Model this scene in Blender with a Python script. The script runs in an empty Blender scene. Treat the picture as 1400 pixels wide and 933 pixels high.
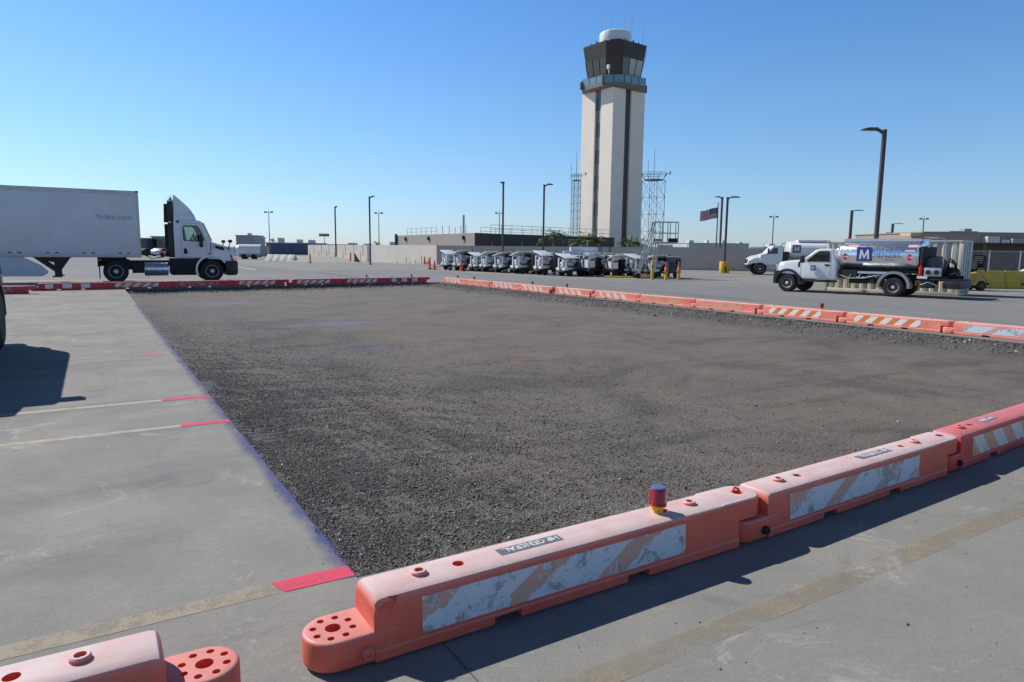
import bpy, bmesh, math, random
import numpy as np
from mathutils import Vector, Matrix, Euler
random.seed(7)
rng = np.random.default_rng(5)
R = math.radians
scene = bpy.context.scene
COL = scene.collection

# ------------------------------------------------------------------ camera
EYE = 1.75
def make_camera():
    pit, rol, hd = R(7.505), R(0.6404), R(31.4)
    r0 = Vector((math.cos(hd), -math.sin(hd), 0)); f0 = Vector((math.sin(hd), math.cos(hd), 0)); Z = Vector((0, 0, 1))
    F = math.cos(pit)*f0 - math.sin(pit)*Z
    u0 = math.sin(pit)*f0 + math.cos(pit)*Z
    Rt = math.cos(rol)*r0 + math.sin(rol)*u0
    U = -math.sin(rol)*r0 + math.cos(rol)*u0
    cd = bpy.data.cameras.new('camera'); cd.sensor_width = 36; cd.lens = 939.4/1400*36
    cd.clip_start = 0.05; cd.clip_end = 5000
    cam = bpy.data.objects.new('camera', cd); COL.objects.link(cam)
    m = Matrix(((Rt.x, U.x, -F.x, 0), (Rt.y, U.y, -F.y, 0), (Rt.z, U.z, -F.z, EYE), (0, 0, 0, 1)))
    cam.matrix_world = m
    scene.camera = cam
make_camera()

# ------------------------------------------------------------------ materials
MATS = {}
def nt(name):
    m = bpy.data.materials.new(name); m.use_nodes = True
    t = m.node_tree; t.nodes.clear()
    out = t.nodes.new('ShaderNodeOutputMaterial'); b = t.nodes.new('ShaderNodeBsdfPrincipled')
    t.links.new(b.outputs[0], out.inputs[0])
    MATS[name] = m
    return m, t, b, out
def N(t, typ, ins=None, **kw):
    n = t.nodes.new(typ)
    for k, v in kw.items(): setattr(n, k, v)
    if ins:
        for k, v in ins.items():
            if hasattr(v, 'is_output') or isinstance(v, bpy.types.NodeSocket): t.links.new(v, n.inputs[k])
            else: n.inputs[k].default_value = v
    return n
def c4(c): return (c[0], c[1], c[2], 1)
def noise(t, vec, scale, detail=4, rough=.55, dist=0):
    return N(t, 'ShaderNodeTexNoise', {'Vector': vec, 'Scale': scale, 'Detail': detail, 'Roughness': rough, 'Distortion': dist}).outputs['Fac']
def ramp(t, fac, a, b, lo=0., hi=1.):
    return N(t, 'ShaderNodeMapRange', {'Value': fac, 'From Min': a, 'From Max': b, 'To Min': lo, 'To Max': hi}).outputs[0]
def mix(t, fac, a, b, mode='MIX'):
    n = N(t, 'ShaderNodeMix', data_type='RGBA', blend_type=mode)
    for s, v in ((n.inputs[0], fac), (n.inputs[6], a), (n.inputs[7], b)):
        if isinstance(v, bpy.types.NodeSocket): t.links.new(v, s)
        else: s.default_value = v if not isinstance(v, tuple) or len(v) == 4 else c4(v)
    return n.outputs[2]
def mth(t, op, a, b=0., clamp=False):
    n = N(t, 'ShaderNodeMath', operation=op, use_clamp=clamp)
    for s, v in ((n.inputs[0], a), (n.inputs[1], b)):
        if isinstance(v, bpy.types.NodeSocket): t.links.new(v, s)
        else: s.default_value = v
    return n.outputs[0]
def objco(t, rnd=True):
    tc = N(t, 'ShaderNodeTexCoord').outputs['Object']
    if not rnd: return tc
    oi = N(t, 'ShaderNodeObjectInfo').outputs['Random']
    off = mth(t, 'MULTIPLY', oi, 37.)
    cmb = N(t, 'ShaderNodeCombineXYZ', {0: off, 1: off, 2: off}).outputs[0]
    return N(t, 'ShaderNodeVectorMath', {0: tc, 1: cmb}, operation='ADD').outputs[0]
def bump(t, h, strength, dist=.01):
    return N(t, 'ShaderNodeBump', {'Height': h, 'Strength': strength, 'Distance': dist}).outputs[0]

def M(name, col, rough=.5, metal=0., var=.12, vs=3., bp=0., bs=60., spec=.5, coat=0.):
    if name in MATS: return MATS[name]
    m, t, b, _ = nt(name)
    v = objco(t)
    n = noise(t, v, vs, 5, .6)
    f = ramp(t, n, .3, .7, 1-var, 1+var)
    hsv = N(t, 'ShaderNodeHueSaturation', {'Color': c4(col), 'Value': f}).outputs[0]
    t.links.new(hsv, b.inputs['Base Color'])
    n2 = noise(t, v, vs*3, 3)
    t.links.new(ramp(t, n2, .3, .7, max(0, rough-.08), min(1, rough+.08)), b.inputs['Roughness'])
    b.inputs['Metallic'].default_value = metal
    b.inputs['Specular IOR Level'].default_value = spec
    b.inputs['Coat Weight'].default_value = coat; b.inputs['Coat Roughness'].default_value = .08
    if bp:
        t.links.new(bump(t, noise(t, v, bs, 4), bp, .01), b.inputs['Normal'])
    return m

def mat_plastic(name, col, fade, amount):
    """barrier plastic: sun-bleached dusty upper surfaces, scuffs and specks of dirt"""
    m, t, b, _ = nt(name)
    v = objco(t)
    g = N(t, 'ShaderNodeTexCoord').outputs['Object']
    nrm = N(t, 'ShaderNodeNewGeometry').outputs['Normal']
    nz = N(t, 'ShaderNodeSeparateXYZ', {0: nrm}).outputs[2]
    z = N(t, 'ShaderNodeSeparateXYZ', {0: g}).outputs[2]
    up = ramp(t, nz, .15, .8, 0, 1)
    hi = ramp(t, z, .19, .27, .35, 1)
    cl = noise(t, v, 5, 6, .65)
    dust = mth(t, 'MULTIPLY', mth(t, 'MULTIPLY', up, hi), ramp(t, cl, .2, .6, .62, 1.), True)
    dust = mth(t, 'MULTIPLY', dust, amount, True)
    col2 = mix(t, ramp(t, noise(t, v, 2.2, 4), .3, .7), c4(col), c4([min(1, x*1.25+.02) for x in col]))
    # streaky side grime
    sv = N(t, 'ShaderNodeMapping', {'Vector': v, 'Scale': (14, 14, 2.5)}).outputs[0]
    gr = ramp(t, noise(t, sv, 1.4, 5, .7), .52, .75, 0, .45)
    col2 = mix(t, gr, col2, c4((.30, .13, .09)))
    base = mix(t, dust, col2, c4(fade))
    scuff = ramp(t, noise(t, v, 38, 3, .7), .66, .72, 0, .55)
    base = mix(t, mth(t, 'MULTIPLY', scuff, up), base, c4((.36, .28, .26)))
    sp = N(t, 'ShaderNodeTexVoronoi', {'Vector': v, 'Scale': 26., 'Randomness': 1.}).outputs['Distance']
    spk = mth(t, 'MULTIPLY', ramp(t, sp, .07, .10, .85, 0), ramp(t, noise(t, v, 3.1, 2), .58, .64, 0, 1))
    base = mix(t, spk, base, c4((.03, .025, .025)))
    sx = N(t, 'ShaderNodeMapping', {'Vector': v, 'Scale': (2.2, 30, 30), 'Rotation': (0, R(9), R(6))}).outputs[0]
    scr = ramp(t, noise(t, sx, 1.6, 6, .75, .4), .63, .68, 0, .6)
    base = mix(t, mth(t, 'MULTIPLY', scr, ramp(t, noise(t, v, 2.6, 3), .45, .6, 0, 1)), base, c4((.22, .15, .13)))
    sx2 = N(t, 'ShaderNodeMapping', {'Vector': v, 'Scale': (3, 22, 40), 'Location': (5, 2, 9), 'Rotation': (0, R(-14), R(-9))}).outputs[0]
    base = mix(t, mth(t, 'MULTIPLY', ramp(t, noise(t, sx2, 1.4, 6, .75, .5), .62, .66, 0, .55), ramp(t, noise(t, v, 3.3, 3), .48, .62, 0, 1)), base, c4((.78, .62, .58)))
    t.links.new(base, b.inputs['Base Color'])
    t.links.new(ramp(t, cl, .3, .7, .42, .62), b.inputs['Roughness'])
    t.links.new(bump(t, noise(t, v, 90, 3), .08, .004), b.inputs['Normal'])
    b.inputs['Subsurface Weight'].default_value = .0
    return m

def mat_panel(name, a, bcol, period, slope, wear, grime, worn=(.62, .36, .28)):
    """retro-reflective sheeting: diagonal stripes, peeled patches, dark scuffs"""
    m, t, b, _ = nt(name)
    v = objco(t)
    g = N(t, 'ShaderNodeTexCoord').outputs['Object']
    s = N(t, 'ShaderNodeSeparateXYZ', {0: g})
    q = mth(t, 'ADD', s.outputs[0], mth(t, 'MULTIPLY', s.outputs[2], slope))
    fr = mth(t, 'FRACT', mth(t, 'DIVIDE', q, period))
    wob = mth(t, 'MULTIPLY', mth(t, 'SUBTRACT', noise(t, v, 6, 5, .7), .5), .55 if wear < .58 else .02)
    fr = mth(t, 'ADD', fr, wob)
    st = ramp(t, fr, .30, .315, 0, 1) if wear < .58 else ramp(t, fr, .495, .505, 0, 1)
    col = mix(t, st, c4(a), c4(bcol))
    n = noise(t, v, 7, 7, .7, .6)
    col = mix(t, ramp(t, n, wear, wear+.015, 0, 1), col, c4(worn))
    n2 = noise(t, v, 7.0 if wear < .58 else 9.5, 8, .78, .35)
    col = mix(t, ramp(t, n2, grime, grime+.05, 0, .8), col, c4((.26, .245, .24)))
    n3 = noise(t, v, 30, 6, .75, .5)
    col = mix(t, ramp(t, n3, .68, .71, 0, .9), col, c4((.12, .10, .09)))
    crk = N(t, 'ShaderNodeTexVoronoi', {'Vector': N(t, 'ShaderNodeMapping', {'Vector': v, 'Scale': (3, 3, 5)}).outputs[0], 'Scale': 1.3}, feature='DISTANCE_TO_EDGE').outputs[0]
    col = mix(t, ramp(t, crk, .002, .007, .35 if wear < .58 else 0, 0), col, c4((.10, .09, .09)))
    t.links.new(col, b.inputs['Base Color'])
    b.inputs['Roughness'].default_value = .38
    t.links.new(bump(t, n2, .15, .004), b.inputs['Normal'])
    return m

ORANGE = mat_plastic('barrier orange plastic', (.66, .105, .06), (.70, .56, .53), 1.)
RED = mat_plastic('barrier red plastic', (.62, .035, .03), (.62, .24, .24), .8)
SALMON = mat_plastic('barrier faded plastic', (.70, .20, .14), (.78, .50, .40), .75)
CRIMSON = mat_plastic('barrier crimson plastic', (.48, .020, .045), (.66, .26, .26), .8)
P_WORN = mat_panel('worn reflective sheet', (.60, .36, .29), (.60, .64, .72), .60, -1.6, .54, .535, (.60, .63, .70))
P_STRIPE = mat_panel('striped reflective sheet', (.72, .20, .045), (.74, .72, .70), .36, -1.05, .67, .70)
P_FADED = mat_panel('faded striped sheet', (.70, .34, .22), (.74, .66, .62), .40, 1.0, .60, .72, (.66, .30, .22))
P_SQUARE = mat_panel('squares reflective sheet', (.48, .020, .045), (.76, .72, .72), .62, 0, .72, .72, (.48, .020, .045))
P_FAINT = mat_panel('scuffed faint sheet', (.40, .05, .05), (.36, .25, .27), .38, .9, .52, .66, (.40, .03, .04))
P_PLAIN = mat_panel('plain faded sheet', (.68, .30, .19), (.70, .33, .21), .6, 0, .60, .72, (.66, .20, .12))

BLACK = M('black rubber', (.018, .018, .019), .75, var=.25, bp=.1)
TYRE = M('tyre rubber', (.022, .022, .023), .8, var=.25)
DARK = M('dark metal', (.035, .035, .038), .55, .3, var=.3)
BLKP = M('black plastic', (.02, .02, .022), .45, var=.2)
WHITE = M('white vehicle paint', (.80, .80, .80), .28, var=.03, coat=.4)
TRAIL = M('white trailer sheet', (.72, .72, .73), .42, var=.05, vs=1.2, bp=.04, bs=3)
ALU = M('brushed aluminium', (.70, .70, .71), .35, .9, var=.08)
CHROME = M('polished steel tank', (.90, .90, .91), .2, .9, var=.03)
STEEL = M('galvanised steel', (.45, .46, .47), .45, .7, var=.15)
GREY = M('grey enamel', (.30, .31, .32), .45, var=.15)
LGREY = M('light grey enamel', (.56, .57, .58), .45, var=.12)
RIM = M('wheel rim steel', (.66, .66, .67), .4, .15, var=.12)
GLASSD = M('dark glazing', (.018, .022, .026), .06, 0, var=.05, spec=.8)
REDP = M('red paint', (.55, .02, .02), .35, var=.1)
YEL = M('safety yellow paint', (.72, .42, .03), .5, var=.15)
CONEO = M('cone orange', (.75, .10, .03), .5, var=.1)
WHT = M('plain white', (.78, .78, .76), .5, var=.06)
POLE = M('bronze painted pole', (.085, .066, .058), .5, .3, var=.2)
POLEG = M('grey painted pole', (.16, .17, .18), .5, .3, var=.15)
BLUE = M('logo blue', (.035, .06, .25), .4, var=.05)
CONTAINER = M('container cream paint', (.66, .63, .52), .5, var=.12, vs=1.5)
STUCCO = M('tower stucco', (.90, .79, .66), .9, var=.04, vs=.6, bp=.1, bs=6)
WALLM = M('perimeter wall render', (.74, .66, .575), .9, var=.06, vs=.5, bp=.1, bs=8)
TEALG = M('tinted rail glass', (.20, .30, .32), .12, 0, var=.08, spec=.7)
BROWN = M('dark brown cladding', (.050, .038, .033), .55, var=.12)
MAROON = M('maroon cladding', (.11, .05, .045), .6, var=.1)
BEIGE = M('beige cladding', (.36, .31, .27), .7, var=.07)
CONC = M('precast concrete', (.34, .325, .29), .9, var=.12, bp=.2)

def mat_glass():
    m, t, b, out = nt('clear tinted glass')
    gl = N(t, 'ShaderNodeBsdfGlossy', {'Roughness': .02, 'Color': (1, 1, 1, 1)})
    tr = N(t, 'ShaderNodeBsdfTransparent', {'Color': (.62, .72, .70, 1)})
    fr = N(t, 'ShaderNodeFresnel', {'IOR': 1.5})
    mx = N(t, 'ShaderNodeMixShader', {0: fr.outputs[0], 1: tr.outputs[0], 2: gl.outputs[0]})
    t.links.new(mx.outputs[0], out.inputs[0])
    return m
GLASS = mat_glass()

def mat_ground():
    m, t, b, _ = nt('airfield concrete')
    g = objco(t, False)
    n1 = noise(t, g, .16, 6, .6)
    n2 = noise(t, g, 1.1, 7, .65, .4)
    n3 = noise(t, g, 11, 6, .7)
    n4 = noise(t, g, 70, 4, .7)
    col = mix(t, ramp(t, n1, .3, .7), c4((.274, .262, .230)), c4((.356, .340, .296)))
    col = mix(t, ramp(t, n2, .38, .70, 0, .75), col, c4((.225, .224, .217)))
    sv = N(t, 'ShaderNodeMapping', {'Vector': g, 'Scale': (.35, 1.3, 1), 'Rotation': (0, 0, R(12))}).outputs[0]
    st = ramp(t, noise(t, sv, .55, 6, .7, .6), .53, .66, 0, .6)
    col = mix(t, st, col, c4((.165, .165, .162)))
    pale = ramp(t, noise(t, g, 2.7, 8, .75, .8), .60, .70, 0, .4)
    col = mix(t, pale, col, c4((.43, .41, .38)))
    col = mix(t, ramp(t, n3, .3, .7, 0, .3), col, c4((.20, .20, .195)))
    # fine aggregate grains
    vo = N(t, 'ShaderNodeTexVoronoi', {'Vector': g, 'Scale': 130.}).outputs['Color']
    gv = N(t, 'ShaderNodeSeparateColor', {0: vo}).outputs[0]
    col = mix(t, mth(t, 'MULTIPLY', ramp(t, gv, .62, .95, 0, .35), 1.), col, c4((.18, .175, .17)))
    col = mix(t, ramp(t, gv, .02, .08, .12, 0), col, c4((.52, .50, .46)))
    pit = N(t, 'ShaderNodeTexVoronoi', {'Vector': g, 'Scale': 16.}).outputs['Distance']
    pm = mth(t, 'MULTIPLY', ramp(t, pit, .045, .075, .75, 0), ramp(t, noise(t, g, .9, 3), .5, .6, 0, 1))
    col = mix(t, pm, col, c4((.10, .095, .09)))
    pit2 = N(t, 'ShaderNodeTexVoronoi', {'Vector': g, 'Scale': 38.}).outputs['Distance']
    col = mix(t, mth(t, 'MULTIPLY', ramp(t, pit2, .09, .16, .6, 0), ramp(t, noise(t, g, 1.7, 4), .42, .56, 0, 1)), col, c4((.13, .125, .118)))
    # worn blotches, tyre scuffs and drip stains
    bl = noise(t, g, .75, 9, .78, 1.2)
    col = mix(t, ramp(t, bl, .55, .65, 0, .65), col, c4((.165, .163, .158)))
    bl2 = noise(t, N(t, 'ShaderNodeMapping', {'Vector': g, 'Location': (31, 7, 3)}).outputs[0], 1.9, 9, .8, .9)
    col = mix(t, ramp(t, bl2, .58, .66, 0, .6), col, c4((.44, .42, .385)))
    col = mix(t, ramp(t, bl2, .40, .30, 0, .4), col, c4((.19, .187, .18)))
    sc = N(t, 'ShaderNodeMapping', {'Vector': g, 'Scale': (5, .5, 1), 'Rotation': (0, 0, R(-58))}).outputs[0]
    col = mix(t, mth(t, 'MULTIPLY', ramp(t, noise(t, sc, 1.1, 6, .7), .60, .70, 0, .4), ramp(t, n1, .45, .6, 0, 1)), col, c4((.14, .14, .14)))
    t.links.new(col, b.inputs['Base Color'])
    t.links.new(ramp(t, n2, .3, .7, .78, .95), b.inputs['Roughness'])
    b.inputs['Specular IOR Level'].default_value = .25
    hh = mth(t, 'ADD', mth(t, 'MULTIPLY', n4, .5), mth(t, 'ADD', mth(t, 'MULTIPLY', n3, .8), mth(t, 'MULTIPLY', gv, .25)))
    t.links.new(bump(t, hh, .35, .006), b.inputs['Normal'])
    return m
def mat_asphalt():
    m, t, b, _ = nt('road asphalt')
    g = objco(t, False)
    n1 = noise(t, g, .12, 5, .6); n2 = noise(t, g, 1.6, 6, .65); n4 = noise(t, g, 60, 3, .7)
    col = mix(t, ramp(t, n1, .3, .7), c4((.205, .204, .200)), c4((.262, .26, .252)))
    sv = N(t, 'ShaderNodeMapping', {'Vector': g, 'Scale': (.5, .06, 1)}).outputs[0]
    col = mix(t, ramp(t, noise(t, sv, 1.2, 4), .55, .7, 0, .5), col, c4((.13, .13, .13)))
    col = mix(t, ramp(t, n2, .3, .7, 0, .3), col, c4((.15, .15, .15)))
    t.links.new(col, b.inputs['Base Color'])
    b.inputs['Roughness'].default_value = .9; b.inputs['Specular IOR Level'].default_value = .3
    t.links.new(bump(t, n4, .3, .005), b.inputs['Normal'])
    return m
def mat_pit(name, stone=False):
    m, t, b, _ = nt(name)
    g = objco(t, False)
    sx = N(t, 'ShaderNodeSeparateXYZ', {0: g})
    X, Y = sx.outputs[0], sx.outputs[1]
    big = noise(t, g, .22, 6, .6, .5)
    med = noise(t, g, .9, 6, .65, .4)
    # compacted brown dirt to the right, loose dark millings along the left side
    right = ramp(t, mth(t, 'ADD', X, mth(t, 'MULTIPLY', mth(t, 'SUBTRACT', big, .5), 9.)), 2.6, 6.5, 0, 1)
    vo = N(t, 'ShaderNodeTexVoronoi', {'Vector': g, 'Scale': 62.})
    cv = N(t, 'ShaderNodeSeparateColor', {0: vo.outputs['Color']}).outputs[0]
    vo2 = N(t, 'ShaderNodeTexVoronoi', {'Vector': g, 'Scale': 140.})
    cv2 = N(t, 'ShaderNodeSeparateColor', {0: vo2.outputs['Color']}).outputs[1]
    dark = mix(t, ramp(t, cv, .15, .95, 0, 1), c4((.080, .077, .072)), c4((.235, .223, .205)))
    dirt = mix(t, ramp(t, med, .3, .7), c4((.148, .122, .101)), c4((.212, .178, .146)))
    dirt = mix(t, ramp(t, cv2, .2, .9, 0, .45), dirt, c4((.095, .086, .078)))
    col = mix(t, mth(t, 'MULTIPLY', right, ramp(t, med, .25, .55, .45, .95)), dark, dirt)
    # long rake / roller streaks
    sv = N(t, 'ShaderNodeMapping', {'Vector': g, 'Rotation': (0, 0, R(-8)), 'Scale': (.14, 1.6, 1)}).outputs[0]
    col = mix(t, ramp(t, noise(t, sv, 1.3, 6, .65), .52, .64, 0, .7), col, c4((.085, .079, .074)))
    col = mix(t, ramp(t, noise(t, sv, .7, 6, .65, .3), .60, .72, 0, .5), col, c4((.25, .20, .158)))
    pat = noise(t, g, .42, 7, .7, .9)
    col = mix(t, ramp(t, pat, .48, .64, 0, .55), col, c4((.205, .168, .134)))
    col = mix(t, ramp(t, pat, .47, .38, 0, .65), col, c4((.085, .080, .075)))
    edge = mth(t, 'MULTIPLY', ramp(t, X, 13.9, 15.3, 0, .85), ramp(t, med, .3, .55, .35, 1))
    col = mix(t, edge, col, c4((.085, .084, .082)))
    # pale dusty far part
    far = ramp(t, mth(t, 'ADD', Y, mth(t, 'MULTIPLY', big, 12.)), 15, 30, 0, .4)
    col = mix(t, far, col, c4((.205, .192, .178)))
    # blue and red paint overspray
    for (cx, cy, rx, ry, cc, k) in ((5.0, 17.3, 1.5, .45, (.20, .24, .50), .3), (3.6, 25.5, 1.5, .9, (.22, .25, .42), .3),
                                   (4.1, 12.6, 1.0, .3, (.2, .22, .36), .25), (10.6, 21.5, 1.2, .35, (.2, .2, .34), .3), (6.1, 9.9, .22, .12, (.45, .12, .10), .7),
                                   (1.3, 7.0, .22, 1.0, (.12, .14, .34), .14), (1.25, 9.6, .2, 1.2, (.14, .17, .40), .14), (1.2, 13.5, .18, 2.5, (.16, .19, .40), .14), (1.3, 4.4, .10, 1.2, (.10, .12, .26), .14)):
        dx = mth(t, 'DIVIDE', mth(t, 'SUBTRACT', X, cx), rx); dy = mth(t, 'DIVIDE', mth(t, 'SUBTRACT', Y, cy), ry)
        d = mth(t, 'ADD', mth(t, 'MULTIPLY', dx, dx), mth(t, 'MULTIPLY', dy, dy))
        d = mth(t, 'ADD', d, mth(t, 'MULTIPLY', mth(t, 'SUBTRACT', med, .5), 3.))
        col = mix(t, ramp(t, d, .2, 1.1, k, 0), col, c4(cc))
    if stone:
        rn = N(t, 'ShaderNodeNewGeometry').outputs['Random Per Island']
        col = mix(t, ramp(t, rn, 0, 1, .1, .9), col, c4((.21, .20, .183)))
        col = mix(t, ramp(t, rn, .95, .97, 0, .85), col, c4((.56, .53, .49)))
        col = mix(t, ramp(t, rn, .0, .4, .65, 0), col, c4((.06, .06, .06)))
    else:
        col = mix(t, ramp(t, cv2, .965, .985, 0, .7), col, c4((.40, .38, .34)))
        col = mix(t, ramp(t, cv2, .0, .16, .7, 0), col, c4((.03, .03, .03)))
        h = mth(t, 'ADD', mth(t, 'MULTIPLY', vo.outputs['Distance'], mth(t, 'SUBTRACT', 1.25, right)), mth(t, 'MULTIPLY', noise(t, g, 26, 5, .7), .7))
        h = mth(t, 'ADD', h, mth(t, 'MULTIPLY', cv2, .12))
        t.links.new(bump(t, h, .75, .014), b.inputs['Normal'])
    t.links.new(col, b.inputs['Base Color'])
    b.inputs['Roughness'].default_value = .92; b.inputs['Specular IOR Level'].default_value = .3
    return m
def mat_paint(name, col, cover, dirt=.2, scale=9, edge=False):
    """worn road paint: a sheet with flaked-off gaps"""
    m, t, b, out = nt(name)
    g = objco(t, False)
    n = noise(t, g, scale, 8, .72, .3); n2 = noise(t, g, 60, 4, .7); n3 = noise(t, g, 1.3, 3, .6)
    f = mth(t, 'ADD', mth(t, 'MULTIPLY', n, .55 if 'yellow' not in name else .6), mth(t, 'ADD', mth(t, 'MULTIPLY', n2, .2), mth(t, 'MULTIPLY', n3, .25)))
    w = .11 if 'yellow' in name else .12
    a = ramp(t, f, cover-w, cover+w*.9, .9, 0)
    base = mix(t, ramp(t, n2, .35, .7, 0, dirt*1.6), c4(col), c4((.27, .26, .25)))
    t.links.new(base, b.inputs['Base Color']); b.inputs['Roughness'].default_value = .8
    t.links.new(a, b.inputs['Alpha'])
    return m
GROUND, ASPH = mat_ground(), mat_asphalt()
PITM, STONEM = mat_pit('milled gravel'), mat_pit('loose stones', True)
L_TAN = mat_paint('faded tan line paint', (.40, .335, .235), .60, .35)
L_PALE = mat_paint('pale line paint', (.50, .44, .36), .62, .2)
L_YEL = mat_paint('worn yellow line paint', (.40, .325, .20), .515, .5, 2.6)
L_THIN = mat_paint('thin old line paint', (.42, .39, .34), .54, .3)
L_PINK = mat_paint('pink marking paint', (.80, .06, .13), .635, .06)
L_WHITE = mat_paint('white line paint', (.75, .75, .74), .60, .1)
L_BLUE = mat_paint('blue overspray paint', (.05, .07, .28), .54, .1, 3.)
def fade_blue():
    t = L_BLUE.node_tree; b = next(n for n in t.nodes if n.type == 'BSDF_PRINCIPLED')
    g = objco(t, False); x = N(t, 'ShaderNodeSeparateXYZ', {0: g}).outputs[0]
    src = b.inputs['Alpha'].links[0].from_socket
    t.links.new(mth(t, 'MULTIPLY', src, mth(t, 'POWER', ramp(t, mth(t, 'ADD', x, mth(t, 'MULTIPLY', mth(t, 'SUBTRACT', noise(t, g, 2.3, 5, .7), .5), .16)), 1.02, 1.12, 0, 1), 1.2)), b.inputs['Alpha'])
fade_blue()

def mat_edge():
    m, t, b, _ = nt('cut pavement edge')
    g = objco(t, False)
    vo = N(t, 'ShaderNodeTexVoronoi', {'Vector': g, 'Scale': 13.}).outputs['Distance']
    n = noise(t, g, 18, 6, .7)
    col = mix(t, ramp(t, vo, .1, .6), c4((.045, .045, .047)), c4((.16, .155, .15)))
    col = mix(t, ramp(t, n, .4, .7, 0, .6), col, c4((.07, .065, .06)))
    t.links.new(col, b.inputs['Base Color']); b.inputs['Roughness'].default_value = .9
    t.links.new(bump(t, mth(t, 'ADD', vo, n), 1., .04), b.inputs['Normal'])
    return m
EDGE = mat_edge()

# ------------------------------------------------------------------ mesh helpers
class MB:
    def __init__(s): s.v, s.f, s.m = [], [], []
    def add(s, vs, fs, mi=0):
        o = len(s.v); s.v += [tuple(p) for p in vs]; s.f += [tuple(i+o for i in q) for q in fs]; s.m += [mi]*len(fs); return s
    def box(s, x0, x1, y0, y1, z0, z1, mi=0, rot=None, at=None):
        vs = [(x, y, z) for z in (z0, z1) for y in (y0, y1) for x in (x0, x1)]
        if rot is not None:
            c = Vector(at) if at else Vector(((x0+x1)/2, (y0+y1)/2, (z0+z1)/2))
            mt = Euler(rot).to_matrix(); vs = [tuple(mt @ (Vector(p)-c) + c) for p in vs]
        return s.add(vs, [(0, 2, 3, 1), (4, 5, 7, 6), (0, 1, 5, 4), (2, 6, 7, 3), (0, 4, 6, 2), (1, 3, 7, 5)], mi)
    def prism(s, prof, lo, hi, axis='y', mi=0):
        n = len(prof)
        def P(p, d): return {'y': (p[0], d, p[1]), 'z': (p[0], p[1], d), 'x': (d, p[0], p[1])}[axis]
        vs = [P(p, lo) for p in prof] + [P(p, hi) for p in prof]
        fs = [tuple(range(n))[::-1], tuple(range(n, 2*n))] + [(i, (i+1) % n, (i+1) % n+n, i+n) for i in range(n)]
        return s.add(vs, fs, mi)
    def loft(s, rings, mi=0, caps=True):
        n = len(rings[0]); vs = [p for r in rings for p in r]
        fs = [(k*n+i, k*n+(i+1) % n, (k+1)*n+(i+1) % n, (k+1)*n+i) for k in range(len(rings)-1) for i in range(n)]
        if caps: fs += [tuple(range(n))[::-1], tuple(range((len(rings)-1)*n, len(rings)*n))]
        return s.add(vs, fs, mi)
    def cyl(s, p0, p1, r0, r1=None, n=16, mi=0, caps=True):
        r1 = r0 if r1 is None else r1
        p0, p1 = Vector(p0), Vector(p1); d = (p1-p0).normalized()
        a = d.orthogonal().normalized(); b = d.cross(a)
        ring = lambda c, r: [c + a*r*math.cos(2*math.pi*i/n) + b*r*math.sin(2*math.pi*i/n) for i in range(n)]
        return s.loft([ring(p0, r0), ring(p1, r1)], mi, caps)
    def lathe(s, prof, c=(0, 0, 0), n=24, axis='z', mi=0):
        rings = []
        for r, h in prof:
            ring = []
            for i in range(n):
                a = 2*math.pi*i/n; x, y = r*math.cos(a), r*math.sin(a)
                ring.append({'z': (c[0]+x, c[1]+y, c[2]+h), 'y': (c[0]+x, c[1]+h, c[2]-y), 'x': (c[0]+h, c[1]+x, c[2]+y)}[axis])
            rings.append(ring)
        return s.loft(rings, mi)
    def tube(s, pts, r, n=8, mi=0):
        pts = [Vector(p) for p in pts]; rings = []
        for i, p in enumerate(pts):
            d = (pts[min(i+1, len(pts)-1)]-pts[max(i-1, 0)]).normalized()
            up = Vector((0, 0, 1)) if abs(d.z) < .95 else Vector((1, 0, 0))
            a = d.cross(up).normalized(); b = d.cross(a)
            rings.append([p+a*r*math.cos(2*math.pi*k/n)+b*r*math.sin(2*math.pi*k/n) for k in range(n)])
        return s.loft(rings, mi)
    def bar(s, p0, p1, w, mi=0): return s.cyl(p0, p1, w*.7, n=4, mi=mi)
    def mesh(s, name, mats, bevel=0, seg=2, smooth=35):
        me = bpy.data.meshes.new(name); me.from_pydata(s.v, [], s.f)
        for m in (mats if isinstance(mats, (list, tuple)) else [mats]): me.materials.append(m)
        me.polygons.foreach_set('material_index', s.m)
        bm = bmesh.new(); bm.from_mesh(me)
        bmesh.ops.recalc_face_normals(bm, faces=bm.faces)
        if bevel:
            es = [e for e in bm.edges if len(e.link_faces) == 2 and e.calc_face_angle(0) > R(28)]
            bmesh.ops.bevel(bm, geom=es, offset=bevel, segments=seg, profile=.5, affect='EDGES', clamp_overlap=True)
        bm.to_mesh(me); bm.free()
        if smooth: smooth_by(me, smooth)
        return me
    def build(s, name, mats, parent=None, bevel=0, seg=2, smooth=35, loc=None, rotz=None):
        return link(name, s.mesh(name, mats, bevel, seg, smooth), parent, loc, rotz)
def smooth_by(me, ang):
    me.polygons.foreach_set('use_smooth', [True]*len(me.polygons)); me.set_sharp_from_angle(angle=R(ang)); me.update()
def link(name, me, parent=None, loc=None, rotz=None):
    o = bpy.data.objects.new(name, me); COL.objects.link(o)
    if parent: o.parent = parent
    if loc: o.location = loc
    if rotz is not None: o.rotation_euler = (0, 0, rotz)
    return o
def thing(name, label, cat, loc=(0, 0, 0), rotz=0, group=None):
    o = bpy.data.objects.new(name, None); COL.objects.link(o); o.empty_display_size = .2
    o.location = loc; o.rotation_euler = (0, 0, rotz)
    return tag(o, label, cat, group)
def tag(o, label, cat, group=None):
    o['label'] = label; o['category'] = cat
    if group: o['group'] = group
    return o
def kind(o, k): o['kind'] = k; return o
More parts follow.
